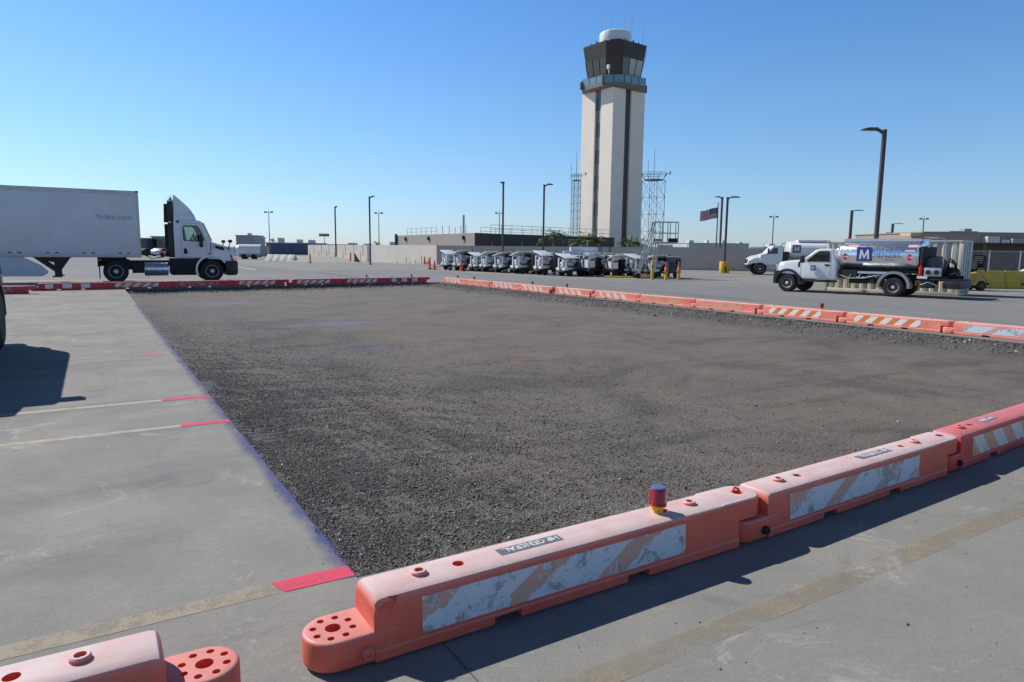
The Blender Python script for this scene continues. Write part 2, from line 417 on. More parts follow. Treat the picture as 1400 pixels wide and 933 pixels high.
def dup(root, loc, rotz, label, group=None):
    r = root.copy(); COL.objects.link(r); r.location = loc; r.rotation_euler = (0, 0, rotz); r['label'] = label
    if group: r['group'] = group
    for ch in list(root.children):
        c = ch.copy(); COL.objects.link(c); c.parent = r
        for g in list(ch.children):
            d = g.copy(); COL.objects.link(d); d.parent = c
    return r
def boolean(me, cutter_mb, op='DIFFERENCE', cutmat=None):
    o = bpy.data.objects.new('work', me); COL.objects.link(o)
    cm = cutter_mb.mesh('work_cut', cutmat or me.materials[0], smooth=0)
    c = bpy.data.objects.new('work_cut', cm); COL.objects.link(c)
    md = o.modifiers.new('b', 'BOOLEAN'); md.operation = op; md.object = c; md.solver = 'EXACT'; md.use_self = True
    md.material_mode = 'TRANSFER' if cutmat else 'INDEX'
    dg = bpy.context.evaluated_depsgraph_get()
    out = bpy.data.meshes.new_from_object(o.evaluated_get(dg))
    for x in (o, c): bpy.data.objects.remove(x)
    out.name = me.name
    return out
def text(body, size, mat, parent, mtx, name='lettering', extrude=.002, align='LEFT', bold=0., sx=1.):
    cu = bpy.data.curves.new('work_text', 'FONT'); cu.body = body; cu.size = size; cu.extrude = extrude; cu.align_x = align; cu.offset = bold
    cu.resolution_u = 3
    o = bpy.data.objects.new('work_text', cu); COL.objects.link(o)
    dg = bpy.context.evaluated_depsgraph_get()
    me = bpy.data.meshes.new_from_object(o.evaluated_get(dg)); bpy.data.objects.remove(o)
    me.transform(Matrix.Diagonal((sx, 1, 1, 1))); me.transform(mtx)
    me.materials.clear(); me.materials.append(mat)
    return link(name, me, parent)
def side_mtx(x, y, z): return Matrix.Translation((x, y, z)) @ Matrix.Rotation(R(90), 4, 'X')     # reads from -y

#@@SETTING
# ------------------------------------------------------------------ setting
PX0, PX1, PY0, PYL, PYR, DEP = 1.12, 15.99, 3.40, 32.42, 33.82, .17
def sheet(name, pts, z, mat, lab=None):
    mb = MB(); mb.add([(x, y, z) for x, y in pts], [tuple(range(len(pts)))])
    return kind(mb.build(name, mat, smooth=0), 'structure')
def build_ground():
    S = 3000
    o = [(-S, -S), (S, -S), (S, S), (-S, S)]; i = [(PX0, PY0), (PX1, PY0), (PX1, PYR), (PX0, PYL)]
    lip = []
    for k in range(4):
        a, b = i[k], i[(k+1) % 4]; L = math.dist(a, b); c = int(L/(.09 if k == 3 else .3)); nx, ny = (b[1]-a[1])/L, -(b[0]-a[0])/L
        wv = 0.
        for j in range(c):
            wv = .6*wv + random.uniform(-.005, .006) + (random.uniform(.01, .025) if random.random() < .05 else 0)
            ww = 0 if j == 0 else max(-.004, min(.03, wv))
            lip.append((a[0]+(b[0]-a[0])*j/c + nx*ww, a[1]+(b[1]-a[1])*j/c + ny*ww, k))
    bm = bmesh.new()
    vo = [bm.verts.new((x, y, 0)) for x, y in o]; vi = [bm.verts.new((x, y, 0)) for x, y, _ in lip]
    eds = [bm.edges.new((q[k], q[(k+1) % len(q)])) for q in (vo, vi) for k in range(len(q))]
    bmesh.ops.triangle_fill(bm, edges=eds, use_beauty=True, use_dissolve=False, normal=(0, 0, 1))
    me = bpy.data.meshes.new('ground'); bm.to_mesh(me); bm.free(); me.materials.append(GROUND)
    kind(link('ground', me), 'structure')
    # cut faces round the pit
    mb = MB(); n = len(lip); vs = []
    ctr = Vector(((PX0+PX1)/2, (PY0+PYL)/2, 0))
    for r_ in range(3):
        for x, y, k in lip:
            w = 0 if r_ == 0 else random.uniform(-.006, .02)
            dx, dy = ((0, 1), (-1, 0), (0, -1), (1, 0))[k]
            vs.append((x+dx*w, y+dy*w, -.0005 - r_*.13))
    mb.add(vs, [(r_*n+q, r_*n+(q+1) % n, (r_+1)*n+(q+1) % n, (r_+1)*n+q) for r_ in range(2) for q in range(n)])
    kind(mb.build('pavement_edge', EDGE, smooth=0), 'structure')
    # pit floor
    xs = np.linspace(PX0-.05, PX1+.1, 150); ys = np.linspace(PY0-.05, PYR+.2, 290)
    Xg, Yg = np.meshgrid(xs, ys)
    def vn(sc, seed):
        r2 = np.random.default_rng(seed); gx = int(16*sc)+4; gy = int(32*sc)+4; G = r2.random((gy, gx))
        u = (Xg-PX0+1)*sc; v = (Yg-PY0+1)*sc; iu = np.clip(u.astype(int), 0, gx-2); iv = np.clip(v.astype(int), 0, gy-2); fu = u-iu; fv = v-iv
        fu = fu*fu*(3-2*fu); fv = fv*fv*(3-2*fv)
        return (G[iv, iu]*(1-fu)+G[iv, iu+1]*fu)*(1-fv)+(G[iv+1, iu]*(1-fu)+G[iv+1, iu+1]*fu)*fv - .5
    Zg = -DEP + .05*vn(.35, 1) + .028*vn(1.1, 2) + .016*vn(3.2, 3) + .012*vn(7., 4)
    Zg += .085*np.exp(-((PX1-Xg)/.75)**2)*(1+.8*vn(1.3, 6)) + .05*np.exp(-((Xg-PX0)/.5)**2)*(1+vn(1.5, 8))
    Zg += .04*np.exp(-((PYR-.8-Yg)/.8)**2)
    ny, nx = Xg.shape
    idx = np.arange(nx*ny).reshape(ny, nx)
    q = np.stack([idx[:-1, :-1], idx[:-1, 1:], idx[1:, 1:], idx[1:, :-1]], -1).reshape(-1, 4)
    me = bpy.data.meshes.new('gravel_bed'); me.from_pydata(np.stack([Xg, Yg, Zg], -1).reshape(-1, 3).tolist(), [], q.tolist())
    me.materials.append(PITM); smooth_by(me, 180)
    kind(link('gravel_bed', me), 'structure')
    # loose stones
    def stones(n, gx, gy, size):
        ix = np.clip(np.searchsorted(xs, gx)-1, 0, nx-1); iy = np.clip(np.searchsorted(ys, gy)-1, 0, ny-1)
        return np.stack([gx, gy, Zg[iy, ix] + size*.25], -1), size
    n = 170000
    gx = PX0+.03 + np.abs(rng.normal(0, 1.0, n))*2.6*np.where(rng.random(n) < .5, .45, 1.15); gy = PY0+.02 + rng.gamma(1.55, 2.9, n)
    P1, S1 = stones(n, gx, gy, .0018 + .0030*rng.gamma(2., .55, n))
    n2 = 26000
    gx2 = rng.uniform(PX0, PX1-.03, n2); gy2 = PY0 + .05 + rng.gamma(1.6, 4., n2)
    P2, S2 = stones(n2, gx2, gy2, .0018 + .0026*rng.gamma(2., .5, n2))
    n3 = 22000
    gx3 = PX1-.03 - np.abs(rng.normal(0, .55, n3)); gy3 = rng.uniform(PY0, PYR-.3, n3)
    P3, S3 = stones(n3, gx3, gy3, .006 + .007*rng.gamma(2., .6, n3))
    n4 = 5000
    gx4 = rng.uniform(PX0, PX1, n4); gy4 = PYL - .1 + (gx4-PX0)/(PX1-PX0)*(PYR-PYL) - np.abs(rng.normal(0, .4, n4))
    P4, S4 = stones(n4, gx4, gy4, .01 + .01*rng.gamma(2., .6, n4))
    n5 = 260   # spilled on the concrete lip
    P5 = np.stack([PX0 - np.abs(rng.normal(0, .10, n5)), PY0 + rng.gamma(1.7, 3.2, n5), np.full(n5, .002)], -1); S5 = .0016+.0018*rng.gamma(2., .5, n5)
    n6 = 260
    P6 = np.stack([rng.uniform(1.2, 9, n6), rng.uniform(.8, 2.5, n6), np.full(n6, .002)], -1); S6 = .0015+.002*rng.gamma(2., .5, n6)
    P = np.concatenate([P1, P2, P3, P4, P5, P6]); S = np.concatenate([S1, S2, S3, S4, S5, S6])
    keep = (P[:, 0] < PX1-.02) & (P[:, 1] < 34)
    keep |= (P[:, 2] > -.01)
    P, S = P[keep], S[keep]
    base = np.array([(1, 0, 0), (0, 1, 0), (-1, 0, 0), (0, -1, 0), (0, 0, 1), (0, 0, -1)], float)
    fb = np.array([(0, 1, 4), (1, 2, 4), (2, 3, 4), (3, 0, 4), (1, 0, 5), (2, 1, 5), (3, 2, 5), (0, 3, 5)])
    n = len(P)
    V = base[None]*(S[:, None, None]*rng.uniform(.6, 1.25, (n, 6, 1)))*rng.uniform(.65, 1.2, (n, 1, 3))*np.array([1, 1, .75])
    V += rng.normal(0, .22, (n, 6, 3))*S[:, None, None]
    a = rng.uniform(0, 6.28, n); ca, sa = np.cos(a)[:, None], np.sin(a)[:, None]
    V = np.stack([V[..., 0]*ca - V[..., 1]*sa, V[..., 0]*sa + V[..., 1]*ca, V[..., 2]], -1) + P[:, None]
    Fc = (fb[None] + 6*np.arange(n)[:, None, None]).reshape(-1, 3)
    me = bpy.data.meshes.new('loose_gravel')
    me.vertices.add(n*6); me.vertices.foreach_set('co', V.reshape(-1).astype(np.float32))
    me.loops.add(len(Fc)*3); me.loops.foreach_set('vertex_index', Fc.reshape(-1).astype(np.int32))
    me.polygons.add(len(Fc)); me.polygons.foreach_set('loop_start', np.arange(0, len(Fc)*3, 3, dtype=np.int32))
    me.polygons.foreach_set('loop_total', np.full(len(Fc), 3, dtype=np.int32)); me.update(calc_edges=True); me.validate()
    me.materials.append(STONEM)
    kind(link('loose_gravel', me), 'stuff')
    # roads
    sheet('asphalt_road', [(-80, 43), (-80, 300), (9, 300), (13.5, 75), (14.2, 57), (15.3, 45), (15.7, 40), (3, 42.6)], .004, ASPH)
    sheet('asphalt_apron', [(16.05, -8), (60, -8), (52, 13.2), (36, 15.2), (33.2, 17), (31.5, 20.5), (31.9, 24), (32.3, 28), (31, 33), (25, 42), (23.6, 56), (15.4, 56), (15.9, 46), (16.05, 38)], .004, ASPH)
    # concrete joints
    for p in ([(1.247, -3), (1.253, -3), (1.253, 3.35), (1.247, 3.35)],):
        mb = MB(); mb.add([(x, y, .003) for x, y in p], [(0, 1, 2, 3)]); kind(mb.build('pavement_joint', EDGE, smooth=0), 'structure')
    def line(x0, y0, x1, y1, w, mat, name='painted_line', z=.0016):
        d = Vector((x1-x0, y1-y0)).normalized()*w/2
        sheet(name, [(x0+d.y, y0-d.x), (x1+d.y, y1-d.x), (x1-d.y, y1+d.x), (x0-d.y, y0+d.x)], z, mat)
    line(-6, 3.50, .72, 3.50, .125, L_TAN)
    line(-8, 7.33, .66, 7.33, .105, L_PALE); line(-8, 8.68, .60, 8.68, .105, L_PALE)
    line(-8, 12.6, .57, 12.48, .10, L_THIN); line(-.5, 13.85, 1.0, 13.72, .10, L_THIN)
    line(-3, 17.8, 1.0, 17.75, .10, L_THIN); line(-3, 22.0, .2, 22.2, .10, L_THIN); line(-3, 25.5, -.2, 25.5, .1, L_THIN)
    line(-3, 2.04, 12, 2.10, .14, L_YEL, 'yellow_line')
    for (x0, y0, x1, y1, w) in ((.66, 7.335, 1.11, 7.32, .115), (.60, 8.69, 1.10, 8.66, .115), (.57, 12.5, .93, 12.46, .10), (.82, 13.74, 1.1, 13.72, .03)):
        line(x0, y0, x1, y1, w, L_PINK, 'pink_marking', .003)
    # hand-brushed pink stroke with a ragged left end
    pts = [(.70, 3.565), (.735, 3.505), (.72, 3.50), (.755, 3.435), (1.118, 3.43), (1.118, 3.56), (.95, 3.572)]
    sheet('pink_marking', pts, .003, L_PINK)
    line(11.4, 67, 11.1, 57.5, .22, L_WHITE, 'painted_line', .009); line(11.9, 92, 11.6, 78, .22, L_WHITE, 'painted_line', .009)
    # blue overspray along the left lip
    mb = MB(); ysb = np.linspace(3.42, 24, 60)
    vs = []
    for y in ysb: vs += [(PX0+.002, y, .0024), (.93, y, .0024)]
    mb.add(vs, [(2*i2, 2*i2+2, 2*i2+3, 2*i2+1) for i2 in range(len(ysb)-1)])
    kind(mb.build('blue_marking', L_BLUE, smooth=0), 'structure')
build_ground()

#@@BARRIERS
# ------------------------------------------------------------------ low water-filled barriers
def stadium(cx, r, x1, n=14, left=True):
    pts = []
    for k in range(n+1):
        a = math.pi/2 + math.pi*k/n if left else -math.pi/2 + math.pi*k/n
        pts.append((cx + r*math.cos(a), r*math.sin(a)))
    return pts + ([(x1, -r), (x1, r)] if left else [(x1, r), (x1, -r)])
def barrier_mesh():
    PIT = 2.53
    body = MB()
    # main trough: a tapered cross-section lofted along x, with sloped shoulders at the ends
    def ring(x, zt, wt=.117, wb=.133):
        pr = [(-wb, .012), (-wb, .055), (-wb+.006, .062), (-wt-.004, .15), (-wt, zt-.03), (-wt+.008, zt-.011), (-wt+.03, zt), (wt-.03, zt), (wt-.008, zt-.011), (wt, zt-.03), (wt+.004, .15), (wb-.006, .062), (wb, .055), (wb, .012)]
        return [(x, y, z) for y, z in pr]
    body.loft([ring(.140, .243), ring(.147, .272), ring(.158, .285), ring(.18, .29), ring(2.34, .29), ring(2.415, .29)])
    me = body.mesh('body', ORANGE, smooth=0)
    low = MB().prism(stadium(0, .128, .25), .012, .145, 'z').mesh('low', ORANGE, bevel=.016, seg=3, smooth=0)
    up = MB().prism(stadium(PIT+.015, .117, 2.28, left=False), .158, .2875, 'z').mesh('up', ORANGE, bevel=.014, seg=3, smooth=0)
    def as_mb(m):
        b = MB(); b.add([tuple(v.co) for v in m.vertices], [tuple(p.vertices) for p in m.polygons]); return b
    me = boolean(me, as_mb(low), 'UNION'); me = boolean(me, as_mb(up), 'UNION')
    c = MB()
    for x in (.80, 1.62): c.box(x-.075, x+.075, -.3, .3, -.02, .048)        # fork pockets
    c.cyl((0, 0, .05), (0, 0, .4), .034, n=20)
    for k in range(8):
        a = 2*math.pi*(k+.5)/8; c.cyl((.083*math.cos(a), .083*math.sin(a), .085), (.083*math.cos(a), .083*math.sin(a), .3), .0155, n=12)
    c.cyl((.60, 0, .20), (.60, 0, .4), .028, n=18); c.cyl((1.92, 0, .20), (1.92, 0, .4), .026, n=18)
    c.cyl((PIT, 0, .12), (PIT, 0, .4), .036, n=18)
    me = boolean(me, c)
    smooth_by(me, 32)
    return me
BM = barrier_mesh()
def panel_mesh(side, mat):
    mb = MB(); s = side
    def y(z): return s*(.1275 - (z-.062)/(.15-.062)*.0065 if z < .15 else .121 - (z-.15)/.11*.004)
    zs = [.078, .15, .243]
    vs = []
    for z in zs: vs += [(.36, y(z)+s*.0022, z), (1.97, y(z)+s*.0022, z)]
    mb.add(vs, [(0, 1, 3, 2), (2, 3, 5, 4)])
    return mb.mesh('reflective_panel', mat, smooth=60)
PANELS = {}
def cap_mesh():
    mb = MB()
    mb.lathe([(.030, .286), (.036, .287), (.036, .303), (.031, .309), (.021, .309), (.019, .296)], (0, 0, 0), 20)
    return mb
def cap_me(mat):
    k = 'cap'+mat.name
    if k not in PANELS: PANELS[k] = cap_mesh().mesh('filler_cap', mat)
    return PANELS[k]
def bolt_me(mat):
    k = 'bolt'+mat.name
    if k not in PANELS:
        mb = MB(); mb.lathe([(.0, -.146), (.012, -.146), (.013, -.155), (.022, -.155), (.026, -.150), (.028, -.128), (.028, -.10)], (.105, 0, .068), 16, 'y')
        PANELS[k] = mb.mesh('drain_plug', mat)
    return PANELS[k]
def barrier(x, y, rotz, label, mat, pan, group, sticker=None, tilt=0, extras=True, zz=0, plug=None):
    t = thing('traffic_barrier', label, 'traffic barrier', (x, y, zz), rotz, group)
    t.rotation_euler = (0, tilt, rotz)
    me = PANELS.get('b'+mat.name)
    if me is None:
        me = BM.copy(); me.materials.clear(); me.materials.append(mat); PANELS['b'+mat.name] = me
    link('barrier_body', me, t)
    for s in (-1, 1):
        k = (s, pan.name)
        if k not in PANELS: PANELS[k] = panel_mesh(s, pan)
        link('reflective_panel', PANELS[k], t)
    for cx in (.40, 2.12):
        o = link('filler_cap', cap_me(mat), t); o.location.x = cx
    link('drain_plug', bolt_me(plug or mat), t)
    if sticker:
        sx, ex, words, flip, bgl = sticker
        mb = MB(); mb.box(sx, ex, -.034, .036, .2895, .2915)
        st = mb.build('sticker', STICK, t, smooth=0)
        L = ex-sx
        mt = Matrix.Translation((ex-.012 if flip else sx+.012, .025 if flip else -.025, .2925)) @ Matrix.Rotation(R(180) if flip else 0, 4, 'Z')
        text(words, .062, STICKW, st, mt, extrude=.0006, bold=.0012, sx=(L-.02)/(.062*.625*len(words)))
    return t
STICK = M('sticker grey', (.16, .17, .19), .5, var=.4, vs=20)
STICKW = M('sticker white', (.70, .70, .70), .5, var=.5, vs=28)
GF = 'barriers across the front edge of the gravel pit'
GL = 'barriers along the far edge of the gravel pit'
GR = 'barriers along the right edge of the gravel pit'
b0 = barrier(.285, 2.735, R(180), 'faded pink barrier cut off at the bottom-left corner, lone hinge tongue to its right', ORANGE, P_WORN, GF)
b1 = barrier(.79, 2.735, R(.5), 'faded pink barrier with chipped corner carrying the red and yellow beacon', ORANGE, P_WORN, GF, (.82, 1.19, 'HP GENERAL', True, 0))
b2 = barrier(3.325, 2.752, R(2.2), 'faded pink barrier with dirty scuffed panel between the beacon barrier and the bright red one', ORANGE, P_WORN, GF, (1.33, 1.74, 'HP GENERAL', True, 0), plug=BLACK)
b3 = barrier(5.855, 2.862, R(4.0), 'bright red barrier with bold white blocks at the right edge of the front row', RED, P_FADED, GF, (.80, 1.10, 'HP GEN', True, 0), plug=BLACK)
# torn corner flap and rope loop on the beacon barrier
mb = MB()
for a, bq, c in (((.185, -.118, .262), (.245, -.120, .258), (.215, -.131, .228)), ((.15, -.110, .262), (.19, -.119, .258), (.172, -.128, .218)), ((.20, -.112, .284), (.25, -.116, .28), (.235, -.127, .262))):
    mb.add([a, bq, c, tuple(Vector(c)+Vector((0, .006, .004)))], [(0, 1, 2), (0, 3, 1), (0, 2, 3), (1, 3, 2)])
mb.build('torn_flap', M('torn bright plastic', (.78, .075, .035), .4), b1, smooth=0)
mb = MB(); mb.tube([(2.50, .0, .27), (2.505, .01, .30), (2.52, .012, .315), (2.54, .0, .308), (2.55, -.01, .27)], .008)
mb.build('hinge_pin', M('pin red', (.75, .05, .02), .4), b1)
for xs, mt, pn, lab in ((-4.4, CRIMSON, P_FAINT, 'short visible red barrier at the left picture edge, apart from the far row'),
                       (-1.95, CRIMSON, P_SQUARE, 'dark red barrier with two white squares under the landing legs of the trailer'),
                       (.42, CRIMSON, P_STRIPE, 'orange and white striped barrier under the rear wheel of the truck tractor'),
                       (2.80, CRIMSON, P_FAINT, 'dark red barrier with scuffed faint panel under the front wheel of the truck tractor'),
                       (5.28, CRIMSON, P_STRIPE, 'orange and white striped barrier just right of the truck bumper, before the gap'),
                       (7.93, CRIMSON, P_STRIPE, 'orange and white striped barrier right of the gap in the far row'),
                       (10.42, CRIMSON, P_STRIPE, 'orange and white striped barrier carrying a tiny red beacon in the far row'),
                       (12.86, CRIMSON, P_SQUARE, 'dark red barrier with white squares at the far corner of the pit')):
    yy = 32.35 + (xs+1.95)*.095
    if xs < -4: yy = 30.75
    barrier(xs, yy, R(5.2 if xs > -4 else -8), lab, mt, pn, GL)
RL = [('pink and white striped barrier, farthest of the right row at the pit corner', SALMON, P_FADED),
      ('plain faded barrier second from the pit corner in the right row', SALMON, P_PLAIN),
      ('peach striped barrier third from the pit corner in the right row', SALMON, P_FADED),
      ('pale striped barrier with a small beacon, fourth from the pit corner', SALMON, P_FADED),
      ('pale striped barrier with a small beacon, fifth from the pit corner', SALMON, P_FADED),
      ('peach barrier with broken pale stripes, sixth from the pit corner', SALMON, P_FADED),
      ('plain orange barrier, left of the two unstriped ones in the right row', SALMON, P_PLAIN),
      ('plain orange barrier, right of the two unstriped ones in the right row', SALMON, P_PLAIN),
      ('bold orange and white striped barrier with a beacon in front of the fuel truck cab', SALMON, P_STRIPE),
      ('bold orange and white striped barrier in front of the fuel truck rear wheels', SALMON, P_STRIPE),
      ('barrier with peeling white panel cut off by the right picture edge', SALMON, P_WORN)]
for k, (lab, mt, pn) in enumerate(RL):
    y = 33.50 - k*2.545
    x = 16.08 + (33.5-y)*.0135 + random.uniform(-.03, .03)
    barrier(x+.08, y, R(-90) + R(random.uniform(-1.3, 1.3)) + R(.8), lab, mt, pn, GR)

# small battery beacons
def beacon(x, y, z, s, label):
    t = thing('warning_beacon', label, 'warning light', (x, y, z), 0, 'small red beacons on the barriers')
    mb = MB(); mb.lathe([(.030, 0), (.033, .004), (.030, .012), (.033, .016), (.029, .028), (.040, .034), (.052, .040), (.052, .046), (.046, .046)], n=28)
    mb.build('base', M('beacon yellow', (.80, .42, .02), .4, var=.06), t)
    mb = MB()
    prof = [(.052, .046), (.053, .056)]
    for k in range(9):
        h = .058 + k*.0085; r = .0485 - k*.0003
        prof += [(r, h), (r+.0012, h+.002), (r+.0012, h+.0055), (r, h+.0075)]
    prof += [(.047, .136), (.044, .142), (.041, .145)]
    mb.lathe(prof, n=32)
    mb.build('lens', BLENS, t, smooth=40)
    mb = MB(); mb.lathe([(.043, .143), (.043, .150), (.040, .1525), (.0, .153)], n=28)
    mb.build('solar_cap', M('solar cap blue', (.10, .16, .32), .2, spec=.7), t)
    t.scale = (s, s, s)
    return t
def mat_lens():
    m, t, b, _ = nt('beacon red lens')
    b.inputs['Base Color'].default_value = (.38, .005, .02, 1); b.inputs['Roughness'].default_value = .1
    b.inputs['Subsurface Weight'].default_value = .15; b.inputs['Subsurface Radius'].default_value = (.05, .005, .005); b.inputs['Subsurface Scale'].default_value = .3
    b.inputs['Coat Weight'].default_value = .6
    return m
BLENS = mat_lens()
beacon(2.66, 2.755, .29, .98, 'red lens beacon with yellow base on the nearest barrier')
SB = 'tiny red beacon on the '
beacon(11.9, 33.72, .29, 1., SB+'striped barrier of the far row'); beacon(14.45, 33.95, .29, 1., SB+'dark red barrier at the far pit corner')
beacon(16.2, 32.0, .29, 1., SB+'farthest barrier of the right row'); beacon(16.2, 30.2, .29, 1., SB+'second barrier of the right row')
beacon(16.27, 25.0, .29, 1., SB+'fourth barrier of the right row'); beacon(16.3, 22.5, .29, 1., SB+'fifth barrier of the right row')
beacon(16.47, 11.25, .29, 1.1, SB+'striped barrier in front of the fuel truck cab')
#@@TRUCKS
# ------------------------------------------------------------------ vehicles
def wheel(parent, x, y, z, r, w, rimr, rim=None, dual=False, hub=True, face=-1):
    """tyre with shoulders and tread, rim with hand holes as its child; outer face towards face*y"""
    s = face
    mb = MB()
    prof = [(rimr, 0), (rimr+.02, -.012), (r*.86, -.015), (r*.95, .0), (r*.985, .02), (r, .05), (r, w-.05), (r*.985, w-.02), (r*.95, w), (rimr, w)]
    mb.lathe([(a, -s*b if s > 0 else b) for a, b in prof], (x, y, z), 32, 'y')
    o = mb.build('wheel', TYRE, parent, smooth=40)
    mb = MB()
    q = [(0, -.02), (rimr*.22, -.02), (rimr*.25, -.01), (rimr*.33, -.005), (rimr*.36, .015), (rimr*.62, .022), (rimr*.80, .03), (rimr*.86, .012), (rimr*.97, .0), (rimr*1.03, -.008), (rimr*1.03, .05)] if hub else \
        [(0, -.01), (rimr*.3, -.01), (rimr*.34, .06), (rimr*.75, .085), (rimr*.82, .02), (rimr*1.02, -.006), (rimr*1.02, .05)]
    mb.lathe([(a, -s*b if s > 0 else b) for a, b in q], (x, y, z), 28, 'y')
    rm = mb.build('rim', rim or RIM, o, smooth=40)
    mb = MB()
    for k in range(10):
        a = 2*math.pi*k/10; rr = rimr*.52
        cx, cz = x+rr*math.cos(a), z+rr*math.sin(a)
        mb.cyl((cx, y+(.0 if s < 0 else -.0), cz), (cx, y+(.05 if s < 0 else -.05), cz), rimr*.075, n=6)
    mb.build('lug_nuts', DARK, o, smooth=0)
    if dual:
        mb = MB(); mb.lathe([(a, -s*(b+w+.04) if s > 0 else b+w+.04) for a, b in prof], (x, y, z), 24, 'y'); mb.build('inner_tyre', TYRE, o, smooth=40)
    return o
def cab_with_windows(name, prof, y0, y1, winprof, mat, parent, bevel=.04, extra=None):
    me = MB().prism(prof, y0, y1).mesh(name, mat, bevel=bevel, seg=3, smooth=0)
    if extra: me = extra(me)
    c = MB().prism(winprof, y0-.3, y1+.3)
    me = boolean(me, c, cutmat=DARK)
    smooth_by(me, 30)
    return link(name, me, parent)
def flat(name, prof, y, mat, parent, th=.006):
    return MB().prism(prof, y-th/2, y+th/2).build(name, mat, parent, smooth=0)
def shrink(prof, k):
    cx = sum(p[0] for p in prof)/len(prof); cz = sum(p[1] for p in prof)/len(prof)
    return [(cx+(x-cx)*k, cz+(z-cz)*k) for x, z in prof]
def outline(prof, y, wdt, mat, name, parent, th=.02):
    mb = MB(); n = len(prof)
    inn = shrink(prof, 1-wdt)
    out = shrink(prof, 1+wdt)
    vs = [(p[0], y-th/2, p[1]) for p in out]+[(p[0], y-th/2, p[1]) for p in inn]+[(p[0], y+th/2, p[1]) for p in out]+[(p[0], y+th/2, p[1]) for p in inn]
    fs = []
    for i in range(n):
        j = (i+1) % n
        fs += [(i, j, n+j, n+i), (2*n+i, 3*n+i, 3*n+j, 2*n+j), (i, 2*n+i, 2*n+j, j), (n+i, n+j, 3*n+j, 3*n+i)]
    mb.add(vs, fs); return mb.build(name, mat, parent, smooth=0)

